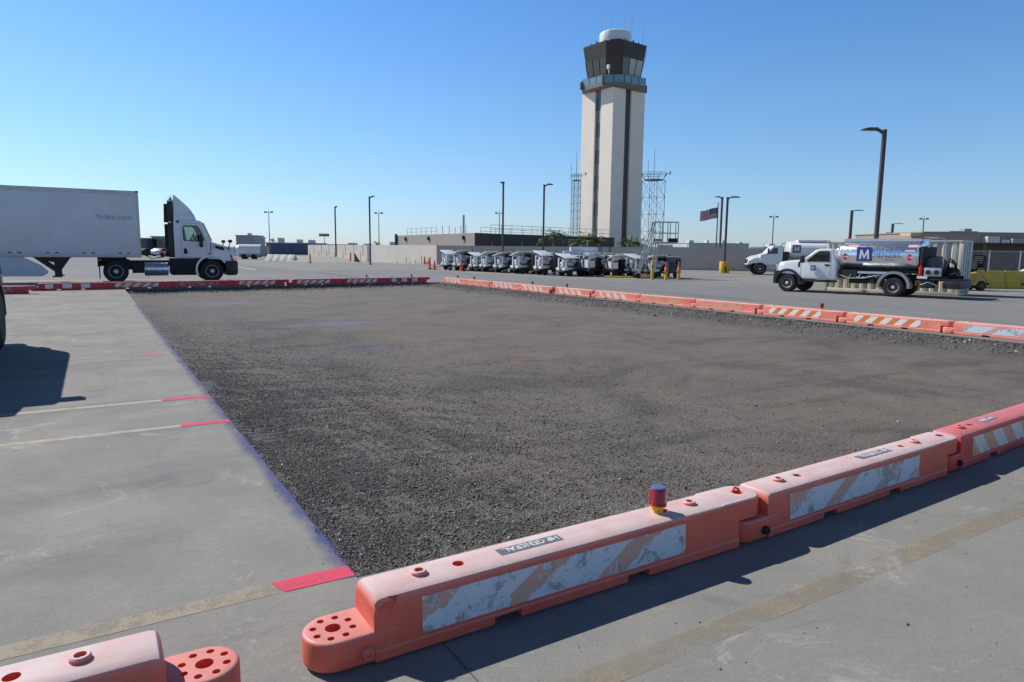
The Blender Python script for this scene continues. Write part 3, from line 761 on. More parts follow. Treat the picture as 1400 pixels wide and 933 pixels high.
def semi():
    W = 2.62; O = (1.0, 38.1, 0)
    t = thing('semi_trailer', 'long white box trailer with small grey lettering, coupled behind the day cab tractor', 'trailer', O, R(-1))
    x0, x1 = -13.2, 1.10
    mb = MB(); mb.box(x0, x1, 0, W, 1.36, 4.36); mb.build('cargo_box', TRAIL, t, bevel=.02)
    mb = MB(); mb.box(x0-.01, x1+.012, -.012, W+.012, 1.21, 1.40); mb.build('lower_rail', M('trailer lower rail', (.50, .50, .51), .4, .2), t, bevel=.01)
    mb = MB(); mb.box(x0-.01, x1+.005, -.008, W+.008, 4.16, 4.372); mb.build('top_rail', M('trailer top rail', (.60, .60, .61), .4), t, bevel=.01)
    mb = MB(); mb.box(x1-.085, x1+.012, -.014, .03, 1.21, 4.36); mb.box(x1-.03, x1+.014, .0, W, 1.21, 4.36); mb.build('corner_post', M('corner post cream', (.68, .64, .52), .4), t, bevel=.008)
    mb = MB(); mb.box(x1-.11, x1+.02, -.018, .12, 4.30, 4.382); mb.build('corner_casting', DARK, t)
    mb = MB()
    xx = .86
    for k, gx in enumerate((.10, -1.35, -2.78, -4.2, -5.8, -7.2)):
        for j in range(2):
            a = gx+.72-j*.36
            mb.box(a-.14, a, -.0165, -.0125, 1.385, 1.445, 0); mb.box(a-.32, a-.18, -.0165, -.0125, 1.385, 1.445, 1)
    mb.build('reflector_strip', [WHT, REDP], t, smooth=0)
    mb = MB()
    for k in range(11): mb.box(x1-1.15-k*1.22-.025, x1-1.15-k*1.22+.025, -.0035, .001, 1.42, 4.14)
    mb.build('panel_seam', TRAIL, t, smooth=0)
    text('fedex.com', .37, M('lettering grey', (.24, .24, .27), .5), t, side_mtx(-.66, -.003, 3.0), bold=-.002, sx=.94)
    # side skirt and landing gear
    mb = MB(); mb.prism([(-12, .34), (-2.95, .34), (-2.74, .46), (-2.70, .56), (-2.98, .86), (-3.35, 1.06), (-3.6, 1.21), (-12, 1.21)], .03, .06); mb.build('side_skirt', M('skirt sheet', (.62, .62, .64), .45, var=.05), t)
    lg = MB()
    for yy in (.35, W-.45):
        lg.box(-2.48, -2.28, yy, yy+.14, .34, 1.25); lg.box(-2.57, -2.19, yy-.08, yy+.22, .28, .34)
        lg.prism([(-3.3, 1.22), (-3.1, 1.22), (-2.42, .66), (-2.46, .52)], yy+.02, yy+.1); lg.prism([(-1.85, 1.22), (-2.05, 1.22), (-2.36, .66), (-2.32, .52)], yy+.02, yy+.1)
    lg.prism([(-3.35, 1.21), (-1.75, 1.21), (-1.95, 1.12), (-2.2, .98), (-2.56, .98), (-3.0, 1.12)], .30, .36)
    lg.bar((-2.38, .3, .55), (-2.38, W-.3, .55), .04)
    lg.build('landing_gear', DARK, t, smooth=0)
    for xw in (-10.2, -11.5):
        wheel(t, xw, .06, .52, .52, .28, .28, dual=True); wheel(t, xw, W-.06, .52, .52, .28, .28, face=1)
    mb = MB(); mb.box(-12, -9.6, .5, W-.5, .5, 1.2); mb.build('bogie', DARK, t)
    # ---------------- tractor
    t = thing('semi_tractor', 'white day cab semi tractor with roof fairing pulling the white trailer', 'truck', O, R(-1))
    yc0, yc1 = .16, W-.16
    front = 3.75
    # cab shell
    prof = [(2.58, 1.19), (4.05, 1.19), (4.18, 1.22), (4.30, 2.06), (3.93, 2.96), (3.80, 3.05), (3.60, 3.09), (2.58, 3.09)]
    win = [(3.02, 2.10), (3.10, 2.05), (3.86, 2.03), (3.95, 2.12), (3.86, 2.42), (3.70, 2.75), (3.62, 2.80), (3.06, 2.80), (3.0, 2.74)]
    cab = cab_with_windows('cab', prof, yc0, yc1, win, WHITE, t, .05)
    outline(win, yc0-.004, .045, BLKP, 'window_seal', cab); flat('side_window', win, yc0+.02, GLASS, cab); flat('side_window', win, yc1-.02, GLASS, cab)
    # driver seats and steering wheel seen through the glass
    mb = MB(); mb.box(3.02, 3.14, yc0+.25, yc0+.8, 1.95, 2.70, rot=(0, R(-8), 0)); mb.box(3.02, 3.14, yc1-.85, yc1-.3, 1.95, 2.70, rot=(0, R(-8), 0)); mb.box(3.45, 3.99, yc0+.05, yc1-.05, 1.95, 2.13)
    mb.tube([(3.58+.1*math.cos(a), yc1-.6+.25*math.sin(a), 2.28+.2*math.cos(a)) for a in [k*.52 for k in range(13)]], .018)
    mb.box(3.62, 3.72, yc0+.06, yc0+.20, 2.05, 2.62); mb.build('interior', BLACK, cab, smooth=0)
    mb = MB(); mb.prism([(4.325, 2.06), (3.955, 2.95), (3.935, 2.94), (4.305, 2.05)], yc0+.13, yc1-.13); mb.build('windscreen', GLASSD, cab, bevel=.004)
    mb = MB(); mb.bar((4.315, yc0+.06, 2.06), (3.945, yc0+.06, 2.96), .05); mb.build('pillar_trim', BLKP, cab, smooth=0)
    # doors: shut lines and handle
    d = MB(); pr = [(2.90, 1.24), (4.03, 1.24), (4.05, 2.05), (3.78, 2.92), (2.92, 2.92)]
    mb = MB(); outline(pr, yc0-.001, .007, M('shut line', (.10, .10, .11), .6), 'door', cab, .006)
    mb = MB(); mb.prism([(3.0, 1.40), (3.14, 1.40), (3.17, 1.48), (3.15, 1.64), (3.09, 1.68), (3.0, 1.66)], yc0-.014, yc0+.01); mb.build('door_handle', BLACK, cab, bevel=.006)
    # roof fairing: a curved wedge narrowing towards the top
    rings = []
    for k in range(9):
        u = k/8; zz = 3.07 + 1.22*u
        xf = 3.74 - .02 - .90*u**1.6; xb = 2.62 + .02*u
        yin = .10 + .16*u
        rings.append([(xb, yc0+yin*.4, zz), (xf-.3*(1-u*.6), yc0+yin*.5, zz), (xf-.06, yc0+yin*1.5+.1, zz), (xf, (yc0+yc1)/2, zz), (xf-.06, yc1-yin*1.5-.1, zz), (xf-.3*(1-u*.6), yc1-yin*.5, zz), (xb, yc1-yin*.4, zz)])
    mb = MB(); mb.loft(rings); mb.build('roof_fairing', WHITE, t, smooth=50)
    # side extenders and stacks behind the cab
    mb = MB()
    for yy in (yc0+.02, yc1-.06):
        mb.box(2.33, 2.545, yy, yy+.03, 1.22, 2.92); mb.box(2.33, 2.545, yy, yy+.03, 3.0, 3.96, rot=(0, R(2), 0))
    mb.box(2.50, 2.572, yc0+.1, yc1-.1, 1.22, 4.14); mb.build('side_extender', BLKP, t, bevel=.01)
    mb = MB(); mb.cyl((2.53, yc0+.22, 3.9), (2.53, yc0+.22, 4.24), .06); mb.build('exhaust_stack', CHROME, t)
    # bonnet: lofted from cowl to nose
    def hr(x, zt, zb, wd, r=.12):
        ym = (yc0+yc1)/2; a, b = ym-wd/2, ym+wd/2
        return [(x, a, zb), (x, a-.01, (zb+zt)/2), (x, a+.03, zt-r), (x, a+.03+r, zt-.02), (x, ym, zt+.03), (x, b-.03-r, zt-.02), (x, b-.03, zt-r), (x, b+.01, (zb+zt)/2), (x, b, zb)]
    mb = MB(); mb.loft([hr(4.12, 2.05, 1.15, 2.2), hr(4.5, 1.97, 1.15, 2.22), hr(4.95, 1.84, 1.06, 2.22), hr(5.28, 1.70, 1.04, 2.16, .14), hr(5.42, 1.55, 1.04, 2.06, .18), hr(5.49, 1.32, 1.03, 1.96, .2)])
    hood = mb.build('bonnet', WHITE, t, smooth=50)
    mb = MB(); mb.prism([(4.46, 1.83), (4.86, 1.75), (4.88, 1.62), (4.80, 1.60), (4.50, 1.70)], yc0-.01, yc0+.06); mb.build('vent', BLACK, hood, bevel=.008)
    mb = MB(); mb.prism([(5.24, 1.36), (5.40, 1.34), (5.47, 1.08), (5.34, 1.06), (5.26, 1.2)], yc0+.03, yc0+.20); mb.prism([(5.24, 1.36), (5.40, 1.34), (5.47, 1.08), (5.34, 1.06), (5.26, 1.2)], yc1-.20, yc1-.03); mb.build('headlight', ALU, hood, bevel=.01)
    mb = MB(); mb.prism([(5.17, 1.38), (5.26, 1.36), (5.30, 1.06), (5.24, 1.06)], yc0+.015, yc0+.06); mb.build('turn_signal', REDP, hood)
    mb = MB(); mb.box(4.10, 4.19, yc0-.016, yc0+.01, 1.38, 1.44); mb.build('side_badge', REDP, hood)
    mb = MB(); mb.box(4.245, 4.262, yc0-.012, yc0+.02, 1.2, 2.03); mb.build('bonnet_gap', BLACK, hood)
    # wheel arch lip, bumper, steps, tank, frame
    mb = MB(); rg = []
    for k in range(13):
        a = R(205) - R(175)*k/12
        cx, cz = 4.27, .62
        rg.append([(cx+rr*math.cos(a)*1.03, yy, cz+rr*math.sin(a)*.98) for rr, yy in ((.66, yc0-.05), (.76, yc0-.05), (.76, yc0+.3), (.66, yc0+.3))])
    mb.loft(rg); mb.build('wheel_arch', WHITE, t, smooth=40)
    mb = MB(); mb.prism([(4.78, 1.06), (5.50, 1.05), (5.53, .96), (5.52, .42), (5.44, .32), (5.02, .31), (4.93, .42), (4.95, .75)], yc0, yc1); mb.build('bumper', BLKP, t, bevel=.04, seg=3)
    mb = MB(); mb.prism([(2.33, 1.18), (3.78, 1.18), (3.62, .9), (3.52, .34), (2.42, .34), (2.33, .46)], yc0+.02, yc0+.30); mb.box(2.42, 3.5, yc0-.02, yc0+.1, .86, .885); mb.build('step_fairing', BLACK, t, bevel=.02)
    mb = MB(); mb.cyl((1.22, yc0+.32, .64), (2.28, yc0+.32, .64), .33, n=28); o = mb.build('fuel_tank', ALU, t, bevel=.03)
    mb = MB()
    for sx in (1.38, 2.08): mb.cyl((sx, yc0+.32, .64), (sx+.05, yc0+.32, .64), .337, n=28)
    mb.build('tank_strap', CHROME, o)
    mb = MB()
    for yy in (.85, W-.95): mb.box(-.75, 4.9, yy, yy+.1, .78, 1.05)
    mb.box(-.75, -.68, .5, W-.5, .75, 1.05); mb.box(.3, 1.1, .4, W-.4, .62, 1.0); mb.box(.7, 1.2, .3, .8, .45, .95); mb.box(3.6, 4.9, .7, W-.7, .45, 1.2)
    mb.box(-.6, .6, .30, W-.30, 1.02, 1.10); mb.build('chassis_frame', BLACK, t)
    mb = MB(); mb.lathe([(.0, 0), (.5, 0), (.5, .1), (.1, .12), (0, .12)], (0, W/2, 1.10), 24); mb.box(-.75, .45, .7, W-.7, 1.08, 1.205); mb.build('fifth_wheel', DARK, t)
    mb = MB(); mb.box(-.70, -.67, .1, .72, .18, 1.0); mb.box(-.70, -.67, W-.72, W-.1, .18, 1.0); mb.build('mud_flap', BLACK, t)
    mb = MB()
    for k in range(5):
        sx = .9+k*.3
        mb.tube([(2.5, .6+k*.3, 1.9), (2.2, .7+k*.3, 1.3-.02*k), (1.6, .9+k*.1, 1.12), (1.15, 1.+k*.1, 1.45)], .018, 6)
    mb.build('air_hose', DARK, t)
    wheel(t, 0, .06, .54, .54, .28, .30, dual=True); wheel(t, 0, W-.06, .54, .54, .28, .30, dual=True, face=1)
    wheel(t, 4.27, .10, .54, .54, .30, .30); wheel(t, 4.27, W-.10, .54, .54, .30, .30, face=1)
    # mirrors
    for yy, sg in ((yc0, -1), (yc1, 1)):
        mb = MB(); mb.box(3.70, 3.86, yy+sg*.30-.09, yy+sg*.30+.09, 1.74, 2.35); mb.bar((3.86, yy, 2.45), (3.80, yy+sg*.3, 2.3), .02); mb.bar((3.86, yy, 1.9), (3.80, yy+sg*.3, 1.85), .02)
        mb.build('wing_mirror', BLKP, t, bevel=.03)
        mb = MB(); mb.tube([(5.10, yy-sg*.12, 1.62), (5.12, yy, 1.78), (5.18, yy+sg*.05, 2.02)], .035); mb.lathe([(0, 0), (.07, .01), (.11, .06), (.10, .14), (.0, .17)], (5.18, yy+sg*.05, 1.98), 14); mb.build('hood_mirror', BLKP, t)
    mb = MB(); mb.lathe([(0, 0), (.05, 0), (.05, .12), (0, .12)], (2.78, yc0-.03, 2.92), 12); mb.build('marker_lamp', BLACK, t)
semi()

def logo_square(parent, x, z, w, y, name='logo'):
    """blue rounded square with a white M"""
    mb = MB(); mb.prism([(x, z), (x+w, z), (x+w, z+w), (x, z+w)], y-.006, y); o = mb.build(name, BLUE, parent, bevel=0, smooth=0)
    mb = MB(); a, b = x+w*.17, x+w*.83; c = (a+b)/2; lo, hi = z+w*.16, z+w*.82; tk = w*.13
    mb.prism([(a, lo), (a+tk, lo), (a+tk+w*.03, hi-w*.28), (c, lo), (b-tk-w*.03, hi-w*.28), (b-tk, lo), (b, lo), (b-w*.06, hi), (b-w*.06-tk*.9, hi), (c, lo+w*.26), (a+w*.06+tk*.9, hi), (a+w*.06, hi)], y-.009, y-.005)
    mb.build('emblem', WHT, o, smooth=0)
    return o
def fuel_truck():
    W = 2.15
    t = thing('fuel_truck', 'white cab fuel truck with polished steel tank, parked before the cream container', 'fuel truck', (27.45, 20.62, 0), R(-76))
    t.scale = (1.025, 1.0, 1.0)
    y0 = .02
    # cab with door window hole
    prof = [(.62, .62), (2.10, .62), (2.10, 1.30), (1.92, 1.95), (1.80, 1.985), (1.36, 1.985), (1.20, 1.93), (.66, 1.50), (.50, 1.40), (.50, 1.0)]
    win = [(.90, 1.42), (1.79, 1.42), (1.77, 1.83), (1.70, 1.87), (1.40, 1.87), (1.30, 1.83), (.86, 1.47)]
    cab = cab_with_windows('cab', prof, y0, W-y0, win, WHITE, t, .05)
    outline(win, y0-.002, .05, BLKP, 'window_seal', cab); flat('side_window', win, y0+.02, GLASS, cab); flat('side_window', win, W-y0-.02, GLASS, cab)
    mb = MB(); mb.box(1.60, 1.72, .3, .8, 1.35, 1.85, rot=(0, R(10), 0)); mb.box(1.60, 1.72, W-.8, W-.3, 1.35, 1.85, rot=(0, R(10), 0)); mb.box(.86, 1.1, .05, W-.05, 1.36, 1.46); mb.tube([(1.12+.06*math.cos(a), .55+.19*math.sin(a), 1.53+.16*math.cos(a)) for a in [k*.52 for k in range(13)]], .016); mb.build('interior', DARK, cab, smooth=0)
    mb = MB(); mb.prism([(.655, 1.515), (1.19, 1.94), (1.21, 1.925), (.68, 1.50)], y0+.14, W-y0-.14); mb.build('windscreen', GLASSD, cab)
    outline([(.56, .68), (1.86, .68), (1.86, 1.88), (1.36, 1.88), (.60, 1.40)], y0-.001, .006, M('shut line', (.1, .1, .11), .6), 'door', cab, .006)
    mb = MB(); mb.box(1.60, 1.80, y0-.02, y0+.005, 1.22, 1.30); mb.build('door_handle', BLKP, cab, bevel=.01)
    logo_square(cab, 1.0, 1.02, .22, y0-.005)
    # bonnet with wing
    def hr(x, zt, wd, zb=.85):
        ym = W/2; a, b = ym-wd/2, ym+wd/2
        return [(x, a, zb), (x, a, zt-.2), (x, a+.03, zt-.06), (x, a+.14, zt), (x, ym, zt+.03), (x, b-.14, zt), (x, b-.03, zt-.06), (x, b, zt-.2), (x, b, zb)]
    mb = MB(); mb.loft([hr(.74, 1.50, 2.10, .62), hr(.45, 1.47, 2.10, .8), hr(-.10, 1.42, 2.08), hr(-.42, 1.36, 2.04), hr(-.55, 1.22, 1.96), hr(-.58, .95, 1.94)])
    hood = mb.build('bonnet', WHITE, t, smooth=45)
    mb = MB(); mb.prism([(.44, 1.16), (.52, 1.16), (.52, 1.40), (.46, 1.38)], y0-.01, y0+.03); mb.build('vent', BLKP, hood)
    mb = MB(); mb.prism([(-.56, 1.25), (-.40, 1.27), (-.42, 1.02), (-.57, 1.0)], y0+.05, y0+.16); mb.build('headlight', ALU, hood, bevel=.01)
    mb = MB(); mb.prism([(-.65, .96), (-.40, .98), (-.42, .52), (-.46, .36), (-.62, .38), (-.66, .5)], y0, W-y0); mb.build('bumper', BLKP, t, bevel=.03)
    mb = MB(); mb.box(-.585, -.57, .3, W-.3, .85, 1.3); mb.build('grille', BLACK, t)
    for cx, rr, nm in ((0, .53, 'wheel_arch'), (4.36, .535, 'rear_fender')):
        rg = []
        for k in range(15):
            a = R(188) - R(196)*k/14
            rg.append([(cx+q*math.cos(a), yy, .45+q*math.sin(a)) for q, yy in ((rr-.02, y0-.05), (rr+.085, y0-.05), (rr+.06, y0+.5), (rr-.02, y0+.5))])
        mb = MB(); mb.loft(rg); mb.build(nm, BLKP if cx == 0 else GREY, t, smooth=45)
    mb = MB(); mb.box(-.42, .5, y0+.1, W-.1, .5, .9); mb.build('engine_bay', BLACK, t)
    wheel(t, 0, y0+.0, .415, .415, .26, .215, hub=True); wheel(t, .0, W-y0, .415, .415, .26, .215, face=1)
    wheel(t, 4.36, y0+.0, .41, .41, .24, .215, hub=False, dual=True); wheel(t, 4.36, W-y0, .41, .41, .24, .215, face=1, dual=True)
    mb = MB(); mb.box(.58, 2.1, y0+.02, y0+.22, .50, .60); mb.build('running_board', BLKP, t, bevel=.015)
    for yy, sg in ((y0, -1), (W-y0, 1)):
        mb = MB(); mb.box(.66, .80, yy+sg*.26-.11, yy+sg*.26+.11, 1.34, 1.66); mb.bar((.86, yy, 1.42), (.75, yy+sg*.22, 1.42), .03); mb.build('wing_mirror', BLKP, t, bevel=.03)
    # tank: slightly flattened ellipse barrel
    def ring(x, k=1.):
        n = 40; out = []
        for i in range(n):
            a = 2*math.pi*i/n; ca, sa = math.cos(a), math.sin(a)
            e = 2/2.35
            out.append((x, W/2+math.copysign(abs(ca)**e, ca)*.99*k, 1.72+math.copysign(abs(sa)**e, sa)*.665*k))
        return out
    mb = MB(); mb.loft([ring(2.12, .86), ring(2.16, .97), ring(2.22, 1.0), ring(5.12, 1.0), ring(5.18, .97), ring(5.22, .86)])
    tank = mb.build('tank', CHROME, t, smooth=32)
    mb = MB()
    for x in (2.20, 5.10): mb.loft([ring(x, 1.012), ring(x+.04, 1.012)])
    mb.build('tank_band', ALU, tank, smooth=32)
    mb = MB(); mb.box(2.2, 5.15, W/2-.35, W/2+.35, 2.375, 2.40); mb.box(2.22, 5.14, .42, .46, 2.30, 2.42); mb.box(2.22, 5.14, W-.46, W-.42, 2.30, 2.42); mb.build('roof_tray', ALU, tank)
    # markings: sheets bent to the barrel side
    def on(z):  # side surface y at height z
        s = (z-1.72)/.665; return W/2-.99*(max(0, 1-abs(s)**2.35))**(1/2.35)
    logo_square(tank, 2.86, 1.46, .60, on(1.72)-.002)
    text('MENZIES', .33, BLUE, tank, side_mtx(3.50, on(1.72)-.006, 1.62), bold=-.004, sx=.80)
    text('AVIATION', .07, BLUE, tank, side_mtx(3.98, on(1.5)-.02, 1.50), sx=1.)
    for xx in (2.36, 4.66):
        z = 2.235
        mt = Matrix.Translation((xx, on(z+.06)-.012, z)) @ Matrix.Rotation(R(42), 4, 'X')
        text('CAP. 800 GAL.', .105, M('decal dark', (.03, .03, .05), .5), tank, mt, bold=.002)
        mb = MB(); yq = on(2.13)-.012; mb.add([(xx+.10, on(2.06)-.008, 2.06), (xx+.52, on(2.06)-.008, 2.06), (xx+.52, on(2.16)-.008, 2.16), (xx+.10, on(2.16)-.008, 2.16)], [(0, 1, 2, 3)]); mb.build('notice_plate', M('decal pink white', (.72, .50, .50), .5), tank, smooth=0)
    for xx in (2.40, 4.86):
        y = on(1.75)-.004; w = .20
        mb = MB(); mb.prism([(xx, 1.44), (xx+w, 1.64), (xx, 1.84), (xx-w, 1.64)], y-.004, y, mi=0); mb.prism([(xx, 1.47), (xx+w*.85, 1.64), (xx, 1.81), (xx-w*.85, 1.64)], y-.006, y-.003, mi=1)
        mb.box(xx-w*.62, xx+w*.62, y-.008, y-.005, 1.61, 1.67, 0); pl = mb.build('hazard_placard', [WHT, M('placard red', (.65, .03, .05), .5)], tank, smooth=0)
        text('1863', .06, M('decal dark', (.03, .03, .05), .5), pl, side_mtx(xx-.10, y-.009, 1.617), sx=1.2)
        mb = MB(); mb.box(xx-.18, xx+.18, y-.004, y+.0, 1.875, 1.955); mb.build('notice_plate', WHT, tank, smooth=0)
    # chassis, pump gear, cabinet, reel
    mb = MB()
    for yy in (.62, W-.72): mb.box(.9, 6.5, yy, yy+.1, .70, .92)
    mb.box(2.15, 5.2, .35, W-.35, .98, 1.12); mb.box(2.2, 2.9, .1, .5, .72, 1.08); mb.box(3.0, 3.75, .22, .6, .52, .74); mb.box(5.2, 6.2, .1, W-.1, .82, .90); mb.cyl((2.6, .3, .62), (3.3, .3, .62), .12); mb.box(3.4, 3.6, .1, .3, .55, 1.0)
    mb.build('chassis_frame', BLACK, t)
    mb = MB()
    for k in range(14):
        x = 2.2+k*.13; mb.cyl((x, .14+.02*(k % 3), .78+.06*math.sin(k*1.7)), (x+.08, .14, .84+.08*math.sin(k*2.3)), .03+.015*(k % 2), n=8)
    mb.tube([(2.2, .1, .86), (2.6, .08, .72), (3.2, .08, .74), (3.8, .1, .9)], .025); mb.build('pipework', STEEL, t)
    mb = MB(); mb.box(2.95, 4.1, .06, .5, .935, 1.03); mb.build('tank_saddle', ALU, t)
    mb = MB(); mb.box(5.24, 5.36, .1, W-.1, .9, 2.10); mb.box(5.3, 5.6, 1.0, W-.1, .9, 1.7); mb.build('rear_bulkhead', BLACK, t, bevel=.02)
    mb = MB(); mb.lathe([(.0, 0), (.11, 0), (.11, .08), (.42, .10), (.42, .14), (.15, .16), (.15, .45), (.42, .47), (.42, .51), (0, .52)], (5.70, .30, 1.26), 32, 'y'); reel = mb.build('hose_reel', M('reel dark grey', (.07, .07, .075), .4), t)
    mb = MB(); mb.lathe([(.15, .17), (.36, .18), (.37, .25), (.36, .44), (.15, .45)], (5.70, .30, 1.26), 28, 'y'); mb.build('hose', BLACK, reel)
    mb = MB(); mb.box(5.42, 6.02, .06, .28, .90, 1.24); pan = mb.build('control_panel', M('panel steel', (.50, .51, .52), .4, .5), t, bevel=.015)
    mb = MB()
    for x in (5.57, 5.86): mb.cyl((x, .058, 1.06), (x, .03, 1.06), .095, n=20)
    mb.build('gauge', BLACK, pan)
    mb = MB(); mb.cyl((5.30, .10, .92), (5.30, .10, 1.27), .075, n=16); mb.cyl((5.30, .10, 1.27), (5.30, .10, 1.33), .03, n=10); mb.build('fire_extinguisher', REDP, t, bevel=.015)
    mb = MB(); mb.box(5.2, 5.56, .02, .05, .80, .90); mb.build('notice_plate', WHT, t)
    mb = MB(); mb.tube([(5.45, .35, 2.05), (5.45, .35, 2.36), (5.5, .35, 2.42), (5.95, .35, 2.42), (6.0, .35, 2.36), (6.0, .35, 1.3)], .022); mb.tube([(5.3, .2, 2.3), (5.3, .2, 2.46), (5.8, .2, 2.46)], .02); mb.build('hose_boom', STEEL, t)
    mb = MB()
    for k in range(4): mb.tube([(6.05, .25+k*.1, 1.0+.1*k), (6.2, .2+k*.1, 1.5+.05*k), (6.42, .22+k*.1, 1.4), (6.45, .25+k*.1, 1.05), (6.2, .3+k*.1, .92)], .03)
    mb.cyl((6.15, .5, 1.0), (6.15, 1.3, 1.0), .28, n=18); mb.build('delivery_hose', BLACK, t)
    mb = MB(); mb.box(5.25, 6.62, .06, W-.06, .74, .80); mb.box(6.12, 6.68, .04, W-.04, .42, .74); mb.box(5.3, 5.8, .1, .7, .42, .74); mb.build('rear_bumper', DARK, t, bevel=.015)
    mb = MB(); mb.tube([(5.35, .05, .55), (5.6, .04, .66), (5.9, .04, .55), (5.9, .04, .47)], .02); mb.build('pipe_loop', ALU, t)
    mb = MB(); mb.box(6.10, 6.14, .02, .04, .48, .66); mb.box(5.16, 5.2, .02, .04, .5, .7); mb.build('tail_lamp', REDP, t)
    mb = MB(); mb.lathe([(.0, 0), (.06, 0), (.055, .09), (0, .1)], (2.30, .7, 2.42), 12); mb.build('beacon', CONEO, t)
    mb = MB(); mb.tube([(2.02, .35, 1.25), (1.98, .3, 1.95), (2.1, .3, 2.12), (2.3, .3, 2.05)], .03); mb.tube([(2.02, .6, 1.95), (2.08, .6, 2.2), (2.25, .6, 2.3)], .025); mb.build('vent_pipe', CHROME, t)
fuel_truck()

def far_tanker():
    # second fuel truck, nose left, partly behind the first
    t = thing('fuel_truck', 'white fuel truck with white tank and small blue M logo behind the polished one', 'fuel truck', (46.6, 37.6, 0), R(-42))
    W = 2.5
    prof = [(-.05, .8), (1.7, .8), (1.7, 2.25), (1.55, 2.38), (.95, 2.38), (.42, 1.75), (-.05, 1.62)]
    win = [(.62, 1.72), (1.30, 1.72), (1.30, 2.18), (.98, 2.2)]
    cab = cab_with_windows('cab', prof, .1, W-.1, win, WHITE, t, .05)
    flat('side_window', win, .13, GLASSD, cab)
    def hr(x, zt, wd, zb): ym = W/2; a, b = ym-wd/2, ym+wd/2; return [(x, a, zb), (x, a, zt-.2), (x, a+.18, zt), (x, b-.18, zt), (x, b, zt-.2), (x, b, zb)]
    mb = MB(); mb.loft([hr(.3, 1.68, 2.2, .9), hr(-.5, 1.52, 2.1, .95), hr(-.9, 1.30, 1.9, .85), hr(-.98, .9, 1.8, .7)]); mb.build('bonnet', WHITE, t, smooth=40)
    mb = MB(); mb.box(-1.02, -.75, .15, W-.15, .48, .82); mb.build('bumper', BLKP, t, bevel=.03)
    mb = MB(); mb.box(-.98, -.9, .55, W-.55, .9, 1.25); mb.build('grille', BLACK, t)
    mb = MB()
    n = 28
    rg = [[(x, W/2+1.2*k*math.cos(2*math.pi*i/n), 2.02+.72*k*math.sin(2*math.pi*i/n)) for i in range(n)] for x, k in ((2.2, .9), (2.3, 1), (8.4, 1), (8.5, .9))]
    mb.loft(rg); tank = mb.build('tank', WHITE, t, smooth=40)
    mb = MB(); mb.box(2.9, 8.4, .6, W-.6, 2.70, 2.86); mb.build('roof_tray', WHITE, tank, bevel=.03)
    logo_square(tank, 2.42, 1.82, .62, .04)
    mb = MB(); mb.box(0, 8.4, .7, W-.7, .72, .98); mb.box(1.75, 2.15, .1, .8, .6, 1.9); mb.build('chassis_frame', DARK, t)
    mb = MB(); mb.box(.5, 1.7, .05, .4, .45, .8); mb.build('step', STEEL, t)
    for x in (0, 2.0, 6.4, 7.6):
        wheel(t, x, .08, .5, .5, .3, .26, hub=True); wheel(t, x, W-.08, .5, .5, .3, .26, face=1)
    mb = MB(); mb.box(.5, .62, -.15, .05, 1.7, 2.15); mb.build('wing_mirror', BLKP, t, bevel=.02)
far_tanker()

def container():
    t = thing('shipping_container', 'cream corrugated shipping container behind the fuel truck', 'container', (31.9, 15.29, 0), R(-75))
    L, W, H = 5.65, 1.75, 2.40
    x0 = -L
    mb = MB(); n = 15; pr = []
    for k in range(n):       # trapezoid corrugation along the length
        a = x0+.12+k*(L-.24)/n; s = (L-.24)/n
        pr += [(a, .12), (a+.2*s, .025), (a+.52*s, .025), (a+.72*s, .12)]
    pr += [(-.12, .12), (-.12, W-.06), (x0+.12, W-.06)]
    mb.prism(pr, .16, H-.10, 'z'); mb.build('side_wall', CONTAINER, t, smooth=0)
    mb = MB()
    for y in (0, W-.12):
        mb.box(x0+.1, -.1, y, y+.10, .0, .15); mb.box(x0+.1, -.1, y, y+.08, H-.10, H)
    for x in (x0, -.16):
        for y in (0, W-.16): mb.box(x, x+.16, y, y+.16, .0, H)
        mb.box(x, x+.12, .16, W-.16, 0, .14); mb.box(x, x+.12, .16, W-.16, H-.12, H)
    mb.build('frame', CONTAINER, t, bevel=.008)
    mb = MB(); mb.box(x0+.1, -.1, .08, W-.08, H-.05, H-.01); mb.build('roof', CONTAINER, t)
    mb = MB()
    for y in (.18, W/2+.01): mb.box(-.10, -.03, y, y+W/2-.19, .16, H-.12)
    dr = mb.build('door', CONTAINER, t, bevel=.01)
    mb = MB()
    for y in (.45, .95, 1.35, 1.85): mb.cyl((-.01, y, .1), (-.01, y, H-.08), .02, n=8)
    mb.build('locking_bar', STEEL, dr)
    mb = MB()
    for x in (x0-.004, -.15):
        for z in (.0, H-.14): mb.box(x, x+.155, -.006, .10, z+.002, z+.132)
    mb.build('corner_casting', M('casting grey', (.38, .36, .30), .6), t, bevel=.01)
container()

